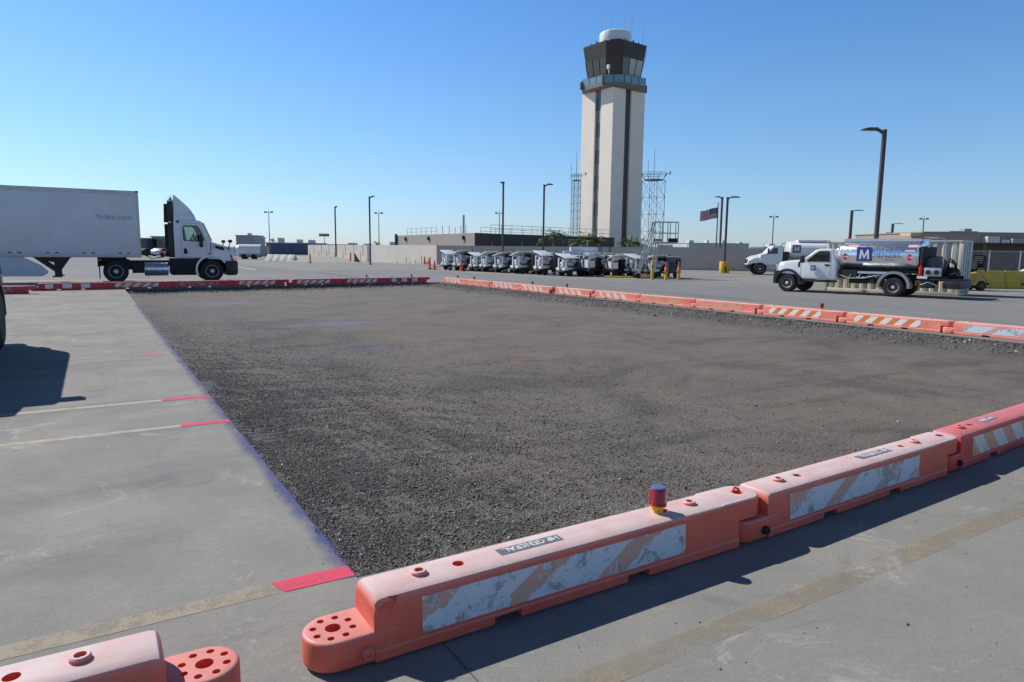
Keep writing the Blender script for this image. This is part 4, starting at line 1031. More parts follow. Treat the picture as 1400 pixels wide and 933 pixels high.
def forklift():
    t = thing('forklift', 'yellow forklift with black mast and roll cage beside the container end', 'forklift', (37.75, 17.5, 0), R(-31.4))
    s = 1.02
    mb = MB(); mb.prism([(-.45, .25), (.62, .25), (.72, .40), (.70, .92), (.45, 1.0), (-.05, .86), (-.45, .80)], .1, 1.1); mb.build('body', YELD, t, bevel=.05, seg=3)
    mb = MB(); mb.prism([(.40, .95), (.72, .86), (.80, .45), (.62, .30), (.45, .4)], .14, 1.06); mb.build('counterweight', BLACK, t, bevel=.05)
    mb = MB()
    for y in (.14, 1.06):
        mb.tube([(-.30, y, .8), (-.14, y, 1.70), (-.05, y, 1.78), (.52, y, 1.75), (.60, y, 1.68), (.66, y, .95)], .035)
    for k in range(6): mb.bar((-.05+k*.11, .14, 1.78), (-.05+k*.11, 1.06, 1.78), .02)
    mb.build('roll_cage', BLACK, t)
    mb = MB()
    for y in (.3, .85): mb.box(-.62, -.50, y, y+.09, .10, 1.90)
    for z in (.3, .9, 1.85): mb.box(-.60, -.52, .3, .94, z, z+.09)
    mb.build('mast', BLACK, t)
    mb = MB(); mb.box(.05, .45, .4, .8, .95, 1.08); mb.box(.38, .48, .4, .8, 1.05, 1.5); mb.build('seat', BLACK, t, bevel=.04)
    mb = MB()
    for y in (.3, .85): mb.box(-1.5, -.6, y, y+.1, .10, .14)
    mb.build('fork', DARK, t)
    wheel(t, -.35, .08, .28, .28, .22, .15, rim=YEL); wheel(t, .5, .08, .25, .25, .2, .13, rim=YEL)
    wheel(t, -.35, 1.12, .28, .28, .22, .15, rim=YEL, face=1); wheel(t, .5, 1.12, .25, .25, .2, .13, rim=YEL, face=1)
    mb = MB(); mb.box(.60, .80, .3, .9, 1.15, 1.72); mb.build('gas_bottle', BLACK, t, bevel=.05)
YELD = M('forklift yellow', (.50, .31, .06), .5, var=.3, vs=6)
forklift()

def dark_van():
    t = thing('parked_van', 'black high-sided van mostly outside the left edge, only its rear corner and shadow showing', 'van', (0, 0, 0))
    xr, xl = -1.40, -3.4
    def side(y, z): return (y, z)
    prof = [(9.6, .55), (9.7, 1.2), (10.5, 1.32), (10.75, 1.82), (11.0, 1.88), (15.0, 1.90), (15.22, 1.80), (15.3, 1.0), (15.3, .55)]
    mb = MB(); mb.prism(prof, xl, xr, 'x'); mb.build('body', M('van black paint', (.018, .018, .02), .3, var=.1, coat=.5), t, bevel=.06, seg=3)
    mb = MB()
    mb.prism([(14.9, 1.28), (15.34, 1.28), (15.34, 1.02), (15.0, .98), (14.9, 1.04)], xr-.03, xr+.025, 'x'); mb.build('tail_lamp', M('smoked lamp', (.012, .01, .012), .15, spec=.8), t, bevel=.02)
    mb = MB(); mb.box(xr-.2, xr+.02, 13.4, 15.42, .42, .62); mb.box(xl, xr, 15.25, 15.45, .42, .66); mb.build('bumper', BLKP, t, bevel=.05)
    for y in (10.5, 14.45):
        for x, f in ((xr+.05, 1), (xl-.02, -1)):
            prf = [(.30, 0), (.40, -.01), (.47, .01), (.50, .05), (.50, .24), (.47, .28), (.30, .29)]
            mb = MB(); mb.lathe([(a, -f*b) for a, b in prf], (x, y, .50), 32, 'x'); w_ = mb.build('wheel', TYRE, t, smooth=40)
            mb = MB(); mb.lathe([(a, -f*b) for a, b in ((0, .02), (.1, .02), (.12, .06), (.26, .07), (.30, .005), (.31, .05))], (x, y, .50), 24, 'x'); mb.build('rim', GREY, w_, smooth=40)
    rg = []
    for k in range(13):
        a = R(180)*k/12
        rg.append([(xx, 14.45+q*math.cos(a), .52+q*math.sin(a)) for q, xx in ((.56, xr+.06), (.66, xr+.06), (.66, xr-.1), (.56, xr-.1))])
    mb = MB(); mb.loft(rg); mb.build('wheel_arch', BLKP, t, smooth=40)
    mb = MB(); mb.box(-1.34, -.965, 10.55, 10.74, 1.385, 1.50); mb.bar((xr-.02, 10.8, 1.36), (-1.1, 10.65, 1.42), .03); mb.bar((xr-.02, 11.0, 1.5), (-1.2, 10.7, 1.47), .02); mb.build('wing_mirror', BLKP, t, bevel=.03)
dark_van()
#@@BACKGROUND
# ------------------------------------------------------------------ control tower
def tower():
    t = thing('control_tower', 'tall beige airport control tower with dark glazed cab and white radar drum on top', 'control tower', (71.64, 87.60, 0), R(5.5))
    s = 3.45; H = 26.3
    # four corner piers with recessed strips between, as one shaft
    def strip(u0, u1): return (-s+2*s*u0, -s+2*s*u1)
    a, b = strip(.385, .57)       # slot on the faces
    pr = []
    d = .35
    pts = [(-s, -s), (a, -s), (a, -s+d), (b, -s+d), (b, -s), (s, -s), (s, a), (s-d, a), (s-d, b), (s, b), (s, s), (b, s), (b, s-d), (a, s-d), (a, s), (-s, s), (-s, b), (-s+d, b), (-s+d, a), (-s, a)]
    mb = MB(); mb.prism(pts, 0, H, 'z'); shaft = mb.build('shaft', STUCCO, t, smooth=0)
    mb = MB(); e = d-.03
    mb.box(a+.002, b-.002, -s+e-.02, -s+e+.02, 0, H); mb.box(a+.002, b-.002, s-e-.02, s-e+.02, 0, H); mb.box(s-e-.02, s-e+.02, a+.002, b-.002, 0, H)
    mb.build('recessed_strip', M('strip brown', (.085, .065, .06), .6, var=.1), shaft, smooth=0)
    # left face: alternating dark windows and grey panels
    mb = MB(); wn = MB()
    z = 1.5; k = 0
    while z < H-.3:
        h = 2.25 if k % 2 else 1.75
        h = min(h, H-z)
        wn = MB()
        (mb if k % 2 == 0 else wn).box(-s+e-.02-(.0 if k % 2 == 0 else .015), -s+e+.03, a+.002, b-.002, z, z+h-.06)
        if k % 2 == 0: mb.build('spandrel_panel', M('spandrel grey', (.20, .18, .165), .6), shaft, smooth=0); mb = MB()
        if k % 2: wn.build('stair_window', M('stair glass', (.035, .055, .06), .15, spec=.7), shaft, smooth=0)
        z += h; k += 1
    def octa(main, ch, z, grow=0):
        A = main/2; B = main/2+ch*.7071
        return [(-B, -A, z), (-A, -B, z), (A, -B, z), (B, -A, z), (B, A, z), (A, B, z), (-A, B, z), (-B, A, z)]
    def lerp(p, q, u): return tuple(p[i]+(q[i]-p[i])*u for i in range(3))
    # balcony deck
    mb = MB(); mb.loft([octa(4.3, 2.4, 26.3), octa(4.6, 3.1, 26.45), octa(4.65, 3.2, 26.48), octa(4.65, 3.2, 26.95), octa(4.4, 3.0, 26.97)]); deck = mb.build('balcony_deck', M('balcony taupe', (.20, .165, .135), .6), t, smooth=0)
    lo, hi = octa(4.6, 3.17, 26.97), octa(4.6, 3.17, 28.15)
    gl, fr = MB(), MB()
    for i in range(8):
        j = (i+1) % 8; L = math.dist(lo[i], lo[j]); n = max(1, round(L/1.6))
        for k in range(n):
            p, q = lerp(lo[i], lo[j], (k+.04)/n), lerp(lo[i], lo[j], (k+.96)/n)
            nx = Vector((q[1]-p[1], -(q[0]-p[0]), 0)).normalized()*.03
            gl.add([p, q, (q[0], q[1], 28.08), (p[0], p[1], 28.08), tuple(Vector(p)-nx), tuple(Vector(q)-nx), (q[0]-nx.x, q[1]-nx.y, 28.08), (p[0]-nx.x, p[1]-nx.y, 28.08)], [(0, 1, 2, 3), (5, 4, 7, 6), (3, 2, 6, 7), (0, 4, 5, 1), (1, 5, 6, 2), (0, 3, 7, 4)])
            fr.bar(lerp(lo[i], lo[j], k/n), (lambda c: (c[0], c[1], 28.15))(lerp(lo[i], lo[j], k/n)), .05)
        fr.bar(hi[i], hi[j], .05)
    gl.build('rail_glass', TEALG, deck, smooth=0); fr.build('guard_rail', DARK, deck, smooth=0)
    for i in (0, 3, 7, 4):   # flood lights and boxes hanging on the balcony corners
        p = Vector(octa(4.75, 3.3, 27.2)[i]); mb = MB(); mb.box(p.x-.16, p.x+.16, p.y-.16, p.y+.16, 26.7, 27.8); mb.build('equipment_box', M('box maroon grey', (.13, .09, .085), .6), deck)
    # cab: sill wall, glazing, deep parapet
    def cabring(u, z): return octa(3.75+(4.9-3.75)*u, 2.1+(2.7-2.1)*u, z)
    zs = 26.97; z0 = 28.0; z1 = 30.75; z2 = 33.0
    us = lambda z: (z-zs)/(z2-zs)
    mb = MB(); mb.loft([cabring(us(zs), zs), cabring(us(z0), z0)]); mb.build('cab_wall', M('cab sill blue grey', (.10, .13, .16), .3, spec=.6), t, smooth=0)
    mb = MB(); g0 = cabring(us(z0), z0); g1 = cabring(us(z1), z1); mb.loft([g0, g1]); mb.build('cab_interior', M('cab room dark', (.03, .033, .036), .4), t, smooth=0)
    big = MB(); mul = MB(); shade = MB()
    for i in range(8):
        j = (i+1) % 8; n = 2 if i % 2 == 0 else 2
        nn = (Vector(lerp(g0[i], g0[j], .5))*Vector((1, 1, 0))).normalized()
        n = 3 if math.dist(g0[i], g0[j]) > 3 else 1
        for k in range(n):
            q = [lerp(g0[i], g0[j], (k+.03)/n), lerp(g0[i], g0[j], (k+.97)/n), lerp(g1[i], g1[j], (k+.97)/n), lerp(g1[i], g1[j], (k+.03)/n)]
            q = [tuple(Vector(c)+nn*.04) for c in q]
            is_shade = (i == 1 and k >= 1) 
            (shade if is_shade else big).add(q, [(0, 1, 2, 3)])
            for uu in (k/n, (k+1)/n): mul.bar(tuple(Vector(lerp(g0[i], g0[j], uu))+nn*.05), tuple(Vector(lerp(g1[i], g1[j], uu))+nn*.05), .07)
    big.build('cab_window', GLASSD, t, smooth=0); shade.build('drawn_blind', M('blind grey green', (.42, .44, .38), .35, spec=.6), t, smooth=0); mul.build('mullion', DARK, t, smooth=0)
    mb = MB(); mb.loft([cabring(us(z1), z1), cabring(us(z1)+.03, z1+.02), cabring(1.03, z2), cabring(.96, z2+.02)]); mb.build('parapet', BROWN, t, smooth=0)
    mb = MB(); mb.loft([octa(3.4, 1.8, z2), octa(3.2, 1.7, z2+.65)]); mb.build('roof_curb', BROWN, t, smooth=0)
    mb = MB(); mb.lathe([(0, z2+.3), (2.25, z2+.3), (2.28, z2+.6), (2.36, z2+1.0), (2.42, z2+2.05), (2.36, z2+2.25), (2.1, z2+2.42), (1.2, z2+2.52), (0, z2+2.55)], n=40); mb.build('radar_drum', WHT, t, smooth=40)
    mb = MB()
    for x, y, h in ((-4.2, -2.2, 4.6), (-3.7, -2.9, 4.3), (-1.0, 2, 6.2), (1.8, -1.8, 6.4), (4.3, 1.0, 6.6), (4.1, -2.0, 4.2), (4.4, 2.4, 5.6)): mb.cyl((x, y, z2), (x, y, z2+h), .035, .02, n=6)
    mb.build('whip_antenna', STEEL, t)
    mb = MB()
    for k in range(16):
        a = 2*math.pi*k/16; mb.box(3.9*math.cos(a)-.08, 3.9*math.cos(a)+.08, 3.9*math.sin(a)-.08, 3.9*math.sin(a)+.08, z2, z2+.45)
    mb.build('roof_light', DARK, t)
    mb = MB(); p = cabring(0, 27)[0]
    mb.cyl((-3.6, -2.6, 27), (-3.9, -2.8, 29.3), .07, n=8); mb.box(-4.15, -3.75, -2.95, -2.6, 28.9, 29.5); mb.bar((-3.4, -3.0, 27.2), (-3.9, -2.6, 28.9), .06); mb.build('camera_mast', WHT, t)
    for p0, p1 in (((4.1, -2.9, 32.8), (3.2, -2.4, 28.2)), ((4.3, -2.2, 32.8), (3.35, -2.0, 28.2))):
        mb = MB(); mb.tube([p0, p1], .05, 6); mb.build('downpipe', STEEL, t)
tower()

# ------------------------------------------------------------------ walls and buildings
def wall_run(name, pts, h, th, mat, label, cat='wall', z0=0, post=None):
    t = thing(name, label, cat)
    mb = MB()
    for (x0, y0), (x1, y1) in zip(pts[:-1], pts[1:]):
        d = Vector((x1-x0, y1-y0)).normalized(); n = Vector((-d.y, d.x))*th
        mb.add([(x0, y0, z0), (x1, y1, z0), (x1+n.x, y1+n.y, z0), (x0+n.x, y0+n.y, z0), (x0, y0, h), (x1, y1, h), (x1+n.x, y1+n.y, h), (x0+n.x, y0+n.y, h)], [(0, 1, 5, 4), (2, 3, 7, 6), (4, 5, 6, 7), (0, 3, 2, 1), (0, 4, 7, 3), (1, 2, 6, 5)])
    mb.build('wall_panel', mat, t, smooth=0)
    if post:
        pm = MB()
        for (x0, y0), (x1, y1) in zip(pts[:-1], pts[1:]):
            L = math.dist((x0, y0), (x1, y1)); n = int(L/post)
            for k in range(n+1):
                u = k/n; x, y = x0+(x1-x0)*u, y0+(y1-y0)*u
                pm.bar((x, y, h), (x+.05, y, h+.28), .035); pm.bar((x+.05, y, h+.28), (x-.12, y-.06, h+.46), .03)
        pm.build('fence_arm', POLEG, t, smooth=0)
    return t
wall_run('perimeter_wall', [(34.875, 74.42), (55.6, 44.6), (61.5, 36.1)], 2.24, .25, M('shade toned wall render', (.47, .405, .35), .9, var=.08, vs=.5, bp=.1, bs=8), 'long perimeter wall with shade put into its grey-brown colour, behind the ground carts', post=3.4)  # same wall as the sunlit run, its colour darkened to carry the shade
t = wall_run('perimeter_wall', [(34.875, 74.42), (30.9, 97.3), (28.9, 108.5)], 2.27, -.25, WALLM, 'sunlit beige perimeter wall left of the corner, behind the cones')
mb = MB()
for k in range(7):
    u = .60+k*.09; x, y = 34.7+(30.75-34.7)*u*1.2, 74.42+(97.3-74.42)*u*1.2
    mb.bar((x-.25, y, .8), (x-.25, y, 2.3), .05)
mb.build('fence_post', POLEG, t, smooth=0)
mb = MB()
for x, y, h in ((34.2, 77.3, .95), (34.0, 78.6, .5), (33.6, 80.6, .75), (33.2, 82.6, .3)): mb.bar((x, y, 0), (x, y, h), .06)
mb.build('conduit', POLEG, t, smooth=0)

def terminal():
    t = thing('airport_building', 'low flat roofed building with grey-beige side and dark brown front below the tower', 'building')
    A, B, C, D = (39.4, 98), (39.4, 73.4), (65.5, 78.9), (64, 100)
    H = 3.78
    mb = MB(); mb.add([(*A, 0), (*B, 0), (*A, H), (*B, H)], [(0, 1, 3, 2)])
    mb.build('side_wall', BEIGE, t, smooth=0)
    B1 = (B[0]+(C[0]-B[0])*.085, B[1]+(C[1]-B[1])*.085)
    mb = MB(); mb.add([(*B, 0), (*B1, 0), (*B1, H+.02), (*B, H+.02)], [(0, 1, 2, 3)]); mb.build('corner_panel', MAROON, t, smooth=0)
    mb = MB(); mb.add([(*B1, 0), (*C, 0), (*C, H), (*B1, H)], [(0, 1, 2, 3)]); mb.build('front_wall', BROWN, t, smooth=0)
    mb = MB(); mb.add([(*C, 0), (*D, 0), (*D, H), (*C, H), (*A, 0), (*A, H)], [(0, 1, 2, 3), (1, 4, 5, 2)]); mb.build('back_wall', MAROON, t, smooth=0)
    mb = MB(); mb.add([(*p, H-.25) for p in (A, B, C, D)], [(0, 1, 2, 3)]); mb.build('roof', GREY, t, smooth=0)
    mb = MB()
    for y in (94.5, 86.5, 76.2): mb.box(39.20, 39.40, y-.18, y+.18, 3.0, 3.5)
    mb.build('wall_lamp', BLACK, t)
    mb = MB(); mb.box(39.15, 39.42, 97.9, 98.3, 0, 4.0); mb.build('downpipe', DARK, t)
    # roof guard rails and vents
    mb = MB()
    def rail(p, q, h0, n):
        for k in range(n+1):
            u = k/n; x, y = p[0]+(q[0]-p[0])*u, p[1]+(q[1]-p[1])*u; mb.cyl((x, y, h0-.3), (x, y, h0+1.1), .03, n=5)
        for z in (.55, 1.08): mb.cyl((p[0], p[1], h0+z), (q[0], q[1], h0+z), .028, n=5)
    rail((42.3, 74.6), (65, 79.4), H, 13); rail((40.2, 96), (40.3, 86), H-.1, 6); rail((46, 84), (62, 87), H, 6)
    mb.build('roof_rail', STEEL, t)
    mb = MB()
    for y in (83.5, 81.5, 79.8, 78.2, 76.8): mb.cyl((40, y, H-.2), (40, y, H+.8+.5*random.random()), .045, n=6)
    mb.cyl((40.5, 78.4, H-.3), (40.5, 78.4, H+2.35), .14, n=10); mb.build('vent_pipe', STEEL, t)
terminal()

def hangar():
    t = thing('hangar_building', 'wide flat building with beige fascia and deep dark opening at right', 'building', (77.3, 41.5, 0), R(-31.4))
    L, H = 40, 4.15
    mb = MB(); mb.box(-.2, L, -.6, 14, H-1.05, H); mb.build('fascia', M('fascia beige', (.34, .27, .215), .7), t)
    mb = MB(); mb.box(-.3, L, -.75, 14.2, H+.002, H+.12); mb.build('roof', M('roof edge tan', (.30, .25, .20), .7), t)
    mb = MB(); mb.box(-1.4, -.2, -.5, 1.5, H-.35, H-.02); mb.build('canopy', M('canopy tan', (.55, .42, .28), .7), t)
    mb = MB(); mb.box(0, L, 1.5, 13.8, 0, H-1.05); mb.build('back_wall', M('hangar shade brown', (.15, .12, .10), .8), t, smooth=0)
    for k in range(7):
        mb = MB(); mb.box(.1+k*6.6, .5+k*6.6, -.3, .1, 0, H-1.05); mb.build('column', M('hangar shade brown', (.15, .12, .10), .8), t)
    for x0, x1, z0, z1, m in ((6.3, 7.6, H-1.0, H-.35, LGREY), (7.9, 8.7, H-1.0, H-.68, LGREY), (9.0, 10.6, H-1.02, H-.55, GREY)):
        mb = MB(); mb.box(x0, x1, -1.5, -.62, z0, z1); mb.build('air_unit', m, t, bevel=.03)
    mb = MB(); mb.box(5.0, 8.2, 3, 5, H+.12, H+.34); mb.box(6.8, 7.6, 3.2, 4.2, H+.3, H+.62); mb.build('roof_plant', GREY, t)
hangar()

def far_box(name, x, y, w, d, h, rot, mat, label, cat='building', extras=0, band=None):
    t = thing(name, label, cat, (x, y, 0), rot)
    mb = MB(); mb.box(0, w, 0, d, 0, h); mb.build('wall', mat, t, smooth=0)
    mb = MB(); mb.box(-.2, w+.2, -.2, d+.2, h+.002, h+.25); mb.build('roof', GREY, t, smooth=0)
    if band:
        mb = MB(); n = max(3, int(w/4))
        for k in range(n): mb.box(w*(k+.12)/n, w*(k+.88)/n, -.06, -.02, h*band[0], h*band[1])
        mb.build('window', GLASSD, t, smooth=0)
    if extras:
        mb = MB()
        for k in range(extras):
            u = (k+.5+random.uniform(-.3, .3))/extras; ww = random.uniform(.03, .08)*w
            mb.box(w*u-ww/2, w*u+ww/2, d*.3, d*.6, h+.25, h+.25+random.uniform(.5, 1.4))
        mb.build('roof_plant', LGREY, t, smooth=0)
    return t
NAVY = M('far hangar blue grey', (.075, .10, .15), .6)
PALE = M('far pale cladding', (.42, .44, .46), .7)
HZ = R(-31.4)
far_box('hangar_building', 39.4, 188.6, 12.2, 12, 2.9, HZ, NAVY, 'dark blue grey far hangar behind the white slanted barrier', extras=3)
far_box('airport_building', 52.0, 181, 6, 8, 2.6, HZ, PALE, 'low pale far building at the left end of the beige wall')
far_box('airport_building', 36.5, 215, 5.2, 8, 5.1, HZ, GREY, 'tall grey far block left of the dark blue hangar', extras=1)
far_box('airport_building', 42.0, 243, 6, 8, 5.0, HZ, PALE, 'pale far block between the grey block and the light pole')
far_box('terminal_building', 5.0, 160, 5.6, 8, 3.2, HZ, NAVY, 'dark glazed far building seen between trailer and tractor', band=(.3, .85))
far_box('terminal_building', 10.8, 158.8, 3.6, 6, 3.6, HZ, M('far green glass', (.20, .28, .27), .3), 'pale green glass far building right behind the tractor cab', band=(.2, .9))
far_box('terminal_building', 238, 233, 28, 20, 6.0, HZ, PALE, 'long pale grey far building behind the flag pole', extras=4, band=(.35, .6))
far_box('terminal_building', 218, 262, 16, 20, 4.9, HZ, PALE, 'low hazy far building left of the flag pole base', extras=2)
far_box('terminal_building', 270, 216, 60, 20, 4.6, HZ, GREY, 'low grey far roofline behind the white fuel truck', extras=6)
far_box('terminal_building', -95, 250, 90, 20, 5, R(-10), PALE, 'long pale far terminal at the left behind the trailer', extras=7, band=(.3, .7))
far_box('terminal_building', 70, 260, 40, 20, 2.9, HZ, GREY, 'thin far roofline above the beige wall', extras=5)
far_box('terminal_building', 120, 225, 80, 20, 3.4, HZ, BEIGE, 'far roofline behind the tower building', extras=6)
far_box('terminal_building', 300, 120, 70, 30, 4.8, R(-60), PALE, 'far terminal behind the fuel truck and container', extras=5)

# ramp mound and slanted blast barrier
mb = MB(); nx, ny = 24, 16; vs = []
for j in range(ny+1):
    for i in range(nx+1):
        u, v = i/nx, j/ny
        x = 21.6+u*9.6; y = 90-u*8+v*16
        z = .9*math.sin(math.pi*min(1, u*1.05))**.8*min(1, v*2.2)*(1-.3*v)
        vs.append((x, y, max(0, z)+.002))
mb.add(vs, [(j*(nx+1)+i, j*(nx+1)+i+1, (j+1)*(nx+1)+i+1, (j+1)*(nx+1)+i) for j in range(ny) for i in range(nx)])
kind(mb.build('mound_terrain', CONC, smooth=60), 'structure')
mb = MB(); mb.prism([(0, 0), (.95, 0), (.62, .88), (.50, .88)], 0, 1.28, 'y')
krail = tag(mb.build('blast_barrier', M('white concrete', (.62, .60, .52), .8), bevel=.03), 'left slab of the white slanted concrete barrier before the far hangar', 'concrete barrier', 'slanted white concrete slabs')
d = Vector((22.9-19.9, 91.2-96.6)).normalized(); ang = math.atan2(d.y, d.x)+R(-90)
krail.location = (19.9, 96.6, 0); krail.rotation_euler = (0, 0, ang+R(180)); krail.location = (19.9+d.x*1.32, 96.6+d.y*1.32, 0)
for k, lab in ((1, 'second slab of the white slanted concrete barrier'), (2, 'third slab of the white slanted concrete barrier'), (3, 'right end slab of the white slanted concrete barrier, rusty frame behind')):
    o = krail.copy(); COL.objects.link(o); o['label'] = lab; o.location = (19.9+d.x*1.32*(k+1), 96.6+d.y*1.32*(k+1), 0)
# tank trailers parked far left
def water_tank(x, y, rz, label, s=1.):
    t = thing('tank_trailer', label, 'tank trailer', (x, y, 0), rz); t.scale = (s, s, s)
    mb = MB(); n = 20; mb.cyl((0, 0, 1.25), (.45, 0, 1.25), .75, .98, n=24); mb.cyl((.45, 0, 1.25), (3.6, 0, 1.25), .98, n=24); mb.build('tank', WHT, t)
    mb = MB(); mb.box(.5, 3.5, -1.0, 1.0, .35, .75); mb.box(3.6, 4.6, -.9, .9, .4, 2.0); mb.build('frame', GREY, t)
    for xx in (1.2, 2.6):
        for yy in (-.95, .95):
            mb = MB(); mb.cyl((xx, yy-.12, .38), (xx, yy+.12, .38), .38, n=18); mb.build('wheel', TYRE, t)
water_tank(19.0, 112, R(-20), 'white round tank trailer nearest the far left light pole'); water_tank(16.6, 118, R(-20), 'white round tank trailer just right of the tractor nose', .9)

# small far vehicles glimpsed under the trailer and behind the tractor
def small_car(x, y, rz, mat, label):
    t = thing('parked_car', label, 'car', (x, y, 0), rz, 'cars far behind the trailer')
    mb = MB(); mb.prism([(-2.2, .3), (2.2, .3), (2.25, .75), (1.2, .95), (.6, 1.42), (-1.2, 1.45), (-2.1, 1.0), (-2.25, .7)], -.85, .85); mb.build('body', mat, t, bevel=.06)
    mb = MB(); mb.prism([(1.05, .98), (.55, 1.36), (-1.15, 1.38), (-1.7, 1.02)], -.86, .86); mb.build('window', GLASSD, t, smooth=0)
    for xx in (-1.4, 1.4):
        for yy in (-.8, .8):
            mb = MB(); mb.cyl((xx, yy-.1, .33), (xx, yy+.1, .33), .33, n=14); mb.build('wheel', TYRE, t)
cols = [('white', WHITE), ('red', M('car red', (.35, .02, .02), .3)), ('silver', ALU), ('black', BLACK), ('yellow', YEL), ('blue', BLUE)]
cnt = {}
ORD = ['', 'second ', 'third ', 'fourth ', 'fifth ']
for k in range(15):
    nm, mt = cols[(k*5+k//4) % 6]; c = cnt.get(nm, 0); cnt[nm] = c+1
    u = k/14
    small_car(-22+u*36+random.uniform(-.5, .5), 160-u*18, R(58+random.uniform(-8, 8)), mt, (f'{ORD[c]}{nm} car from the left in the far line behind the trailer' if c else f'first {nm} car from the left in the far line behind the trailer'))

# ------------------------------------------------------------------ poles
def pole(x, y, h, w, label, arm=.9, heading=0, kind_='arm', mat=None, base=False):
    t = thing('light_pole', label, 'light pole', (x, y, 0), heading)
    mat = mat or POLE
    mb = MB(); r0, r1 = w*.62, w*.42
    if kind_ == 'square': mb.loft([[(sx*w/2, sy*w/2, z) for sx, sy in ((-1, -1), (1, -1), (1, 1), (-1, 1))] for z in (0, h)])
    else: mb.cyl((0, 0, 0), (0, 0, h), r0*.8, r1*.8, n=10)
    mb.box(-w, w, -w, w, 0, .06); mb.build('pole', mat, t, bevel=.0)
    mb = MB()
    if kind_ in ('arm', 'square'):
        mb.prism([(0, h-.14), (.18, h-.02), (.25, h+.03), (arm*.55, h+.05), (arm, h+.0), (arm, h-.03), (.3, h-.06), (.12, h-.18), (0, h-.22)], -.05-w*.2, .05+w*.2)
        mb.prism([(arm*.35, h+.07), (arm*.8, h+.065), (arm*1.05, h+.0), (arm*1.02, h-.035), (arm*.4, h-.045)], -.17, .17); mb.build('lamp_head', mat, t, bevel=.01)
    elif kind_ == 'tee':
        mb.bar((-.55, 0, h), (.55, 0, h), .06)
        for xx in (-.5, .5): mb.box(xx-.18, xx+.18, -.2, .2, h-.05, h+.18)
        mb.cyl((0, 0, h), (0, 0, h+.6), .03, n=6); mb.build('lamp_head', mat, t)
    elif kind_ == 'flood':
        mb.bar((-.8, 0, h-.3), (.8, 0, h-.3), .07); mb.bar((-.6, 0, h), (.6, 0, h), .07)
        for xx in (-.8, -.3, .3, .8): mb.box(xx-.2, xx+.2, -.25, .1, h-.5, h+.0, rot=(R(25), 0, 0))
        mb.build('lamp_head', mat, t)
    if base:
        mb = MB(); mb.cyl((0, 0, 0), (0, 0, 1.0), .42, n=20); mb.build('base', YEL, t, bevel=.04)
        mb = MB(); mb.box(-.07, .07, -.43, -.36, .15, .55); mb.build('number_plate', BLACK, t)
    return t
AR = R(-31.4)
pole(31.35, 18.86, 7.42, .155, 'tall thick square light pole rising behind the polished fuel truck', 1.0, R(180)+AR, 'square')
pole(34.19, 50.9, 7.5, .155, 'bronze light pole with short arm behind the middle of the cart row', .75, AR, 'square')
pole(30.63, 51.9, 7.55, .14, 'bronze light pole behind the left half of the cart row', .6, R(70), 'square')
pole(47.03, 41.75, 6.5, .16, 'bronze light pole standing on a round yellow concrete base', 1.0, AR, 'square', base=True)
pole(59.3, 53.4, 7.8, .20, 'grey light pole just right of the flag', .8, R(180)+AR, 'square', mat=M('pole taupe', (.13, .10, .09), .5))
pole(26.72, 74.4, 7.5, .15, 'bronze light pole in front of the middle of the sunlit wall', .6, AR, 'square')
pole(29.25, 95.3, 7.5, .16, 'thin dark light pole near the left end of the sunlit wall', .3, AR, 'square')
pole(25.2, 117.9, 7.45, .16, 'grey tee headed light pole by the round tank trailers', .5, AR, 'tee', POLEG)
pole(40.5, 108.5, 7.5, .16, 'grey tee headed light pole right of the bronze one at the sunlit wall', .5, AR, 'tee', POLEG)
pole(40.9, 140.9, 4.7, .16, 'short floodlight mast over the left end of the wall', .5, AR, 'flood', POLEG)
pole(55.3, 94.8, 7.5, .16, 'grey light mast behind the roof of the dark brown building', .5, AR, 'tee', POLEG)
pole(92.1, 72.3, 7.4, .20, 'grey tee headed light pole above the white fuel truck cab', .5, AR, 'tee', POLEG)
pole(120.5, 92.2, 3.8, .20, 'short far light pole just right of the white fuel truck cab', 1.2, AR, 'arm', POLEG)
pole(85.5, 55, 7.45, .28, 'bronze light pole left of the tall thick pole', 1.5, AR, 'square')
pole(128, 74, 7.5, .34, 'bronze light pole right of the tall thick pole', 2.0, AR, 'square')
pole(114.3, 61.1, 7.45, .24, 'grey tee headed light pole above the tail of the polished fuel truck', .5, AR, 'tee', POLEG)

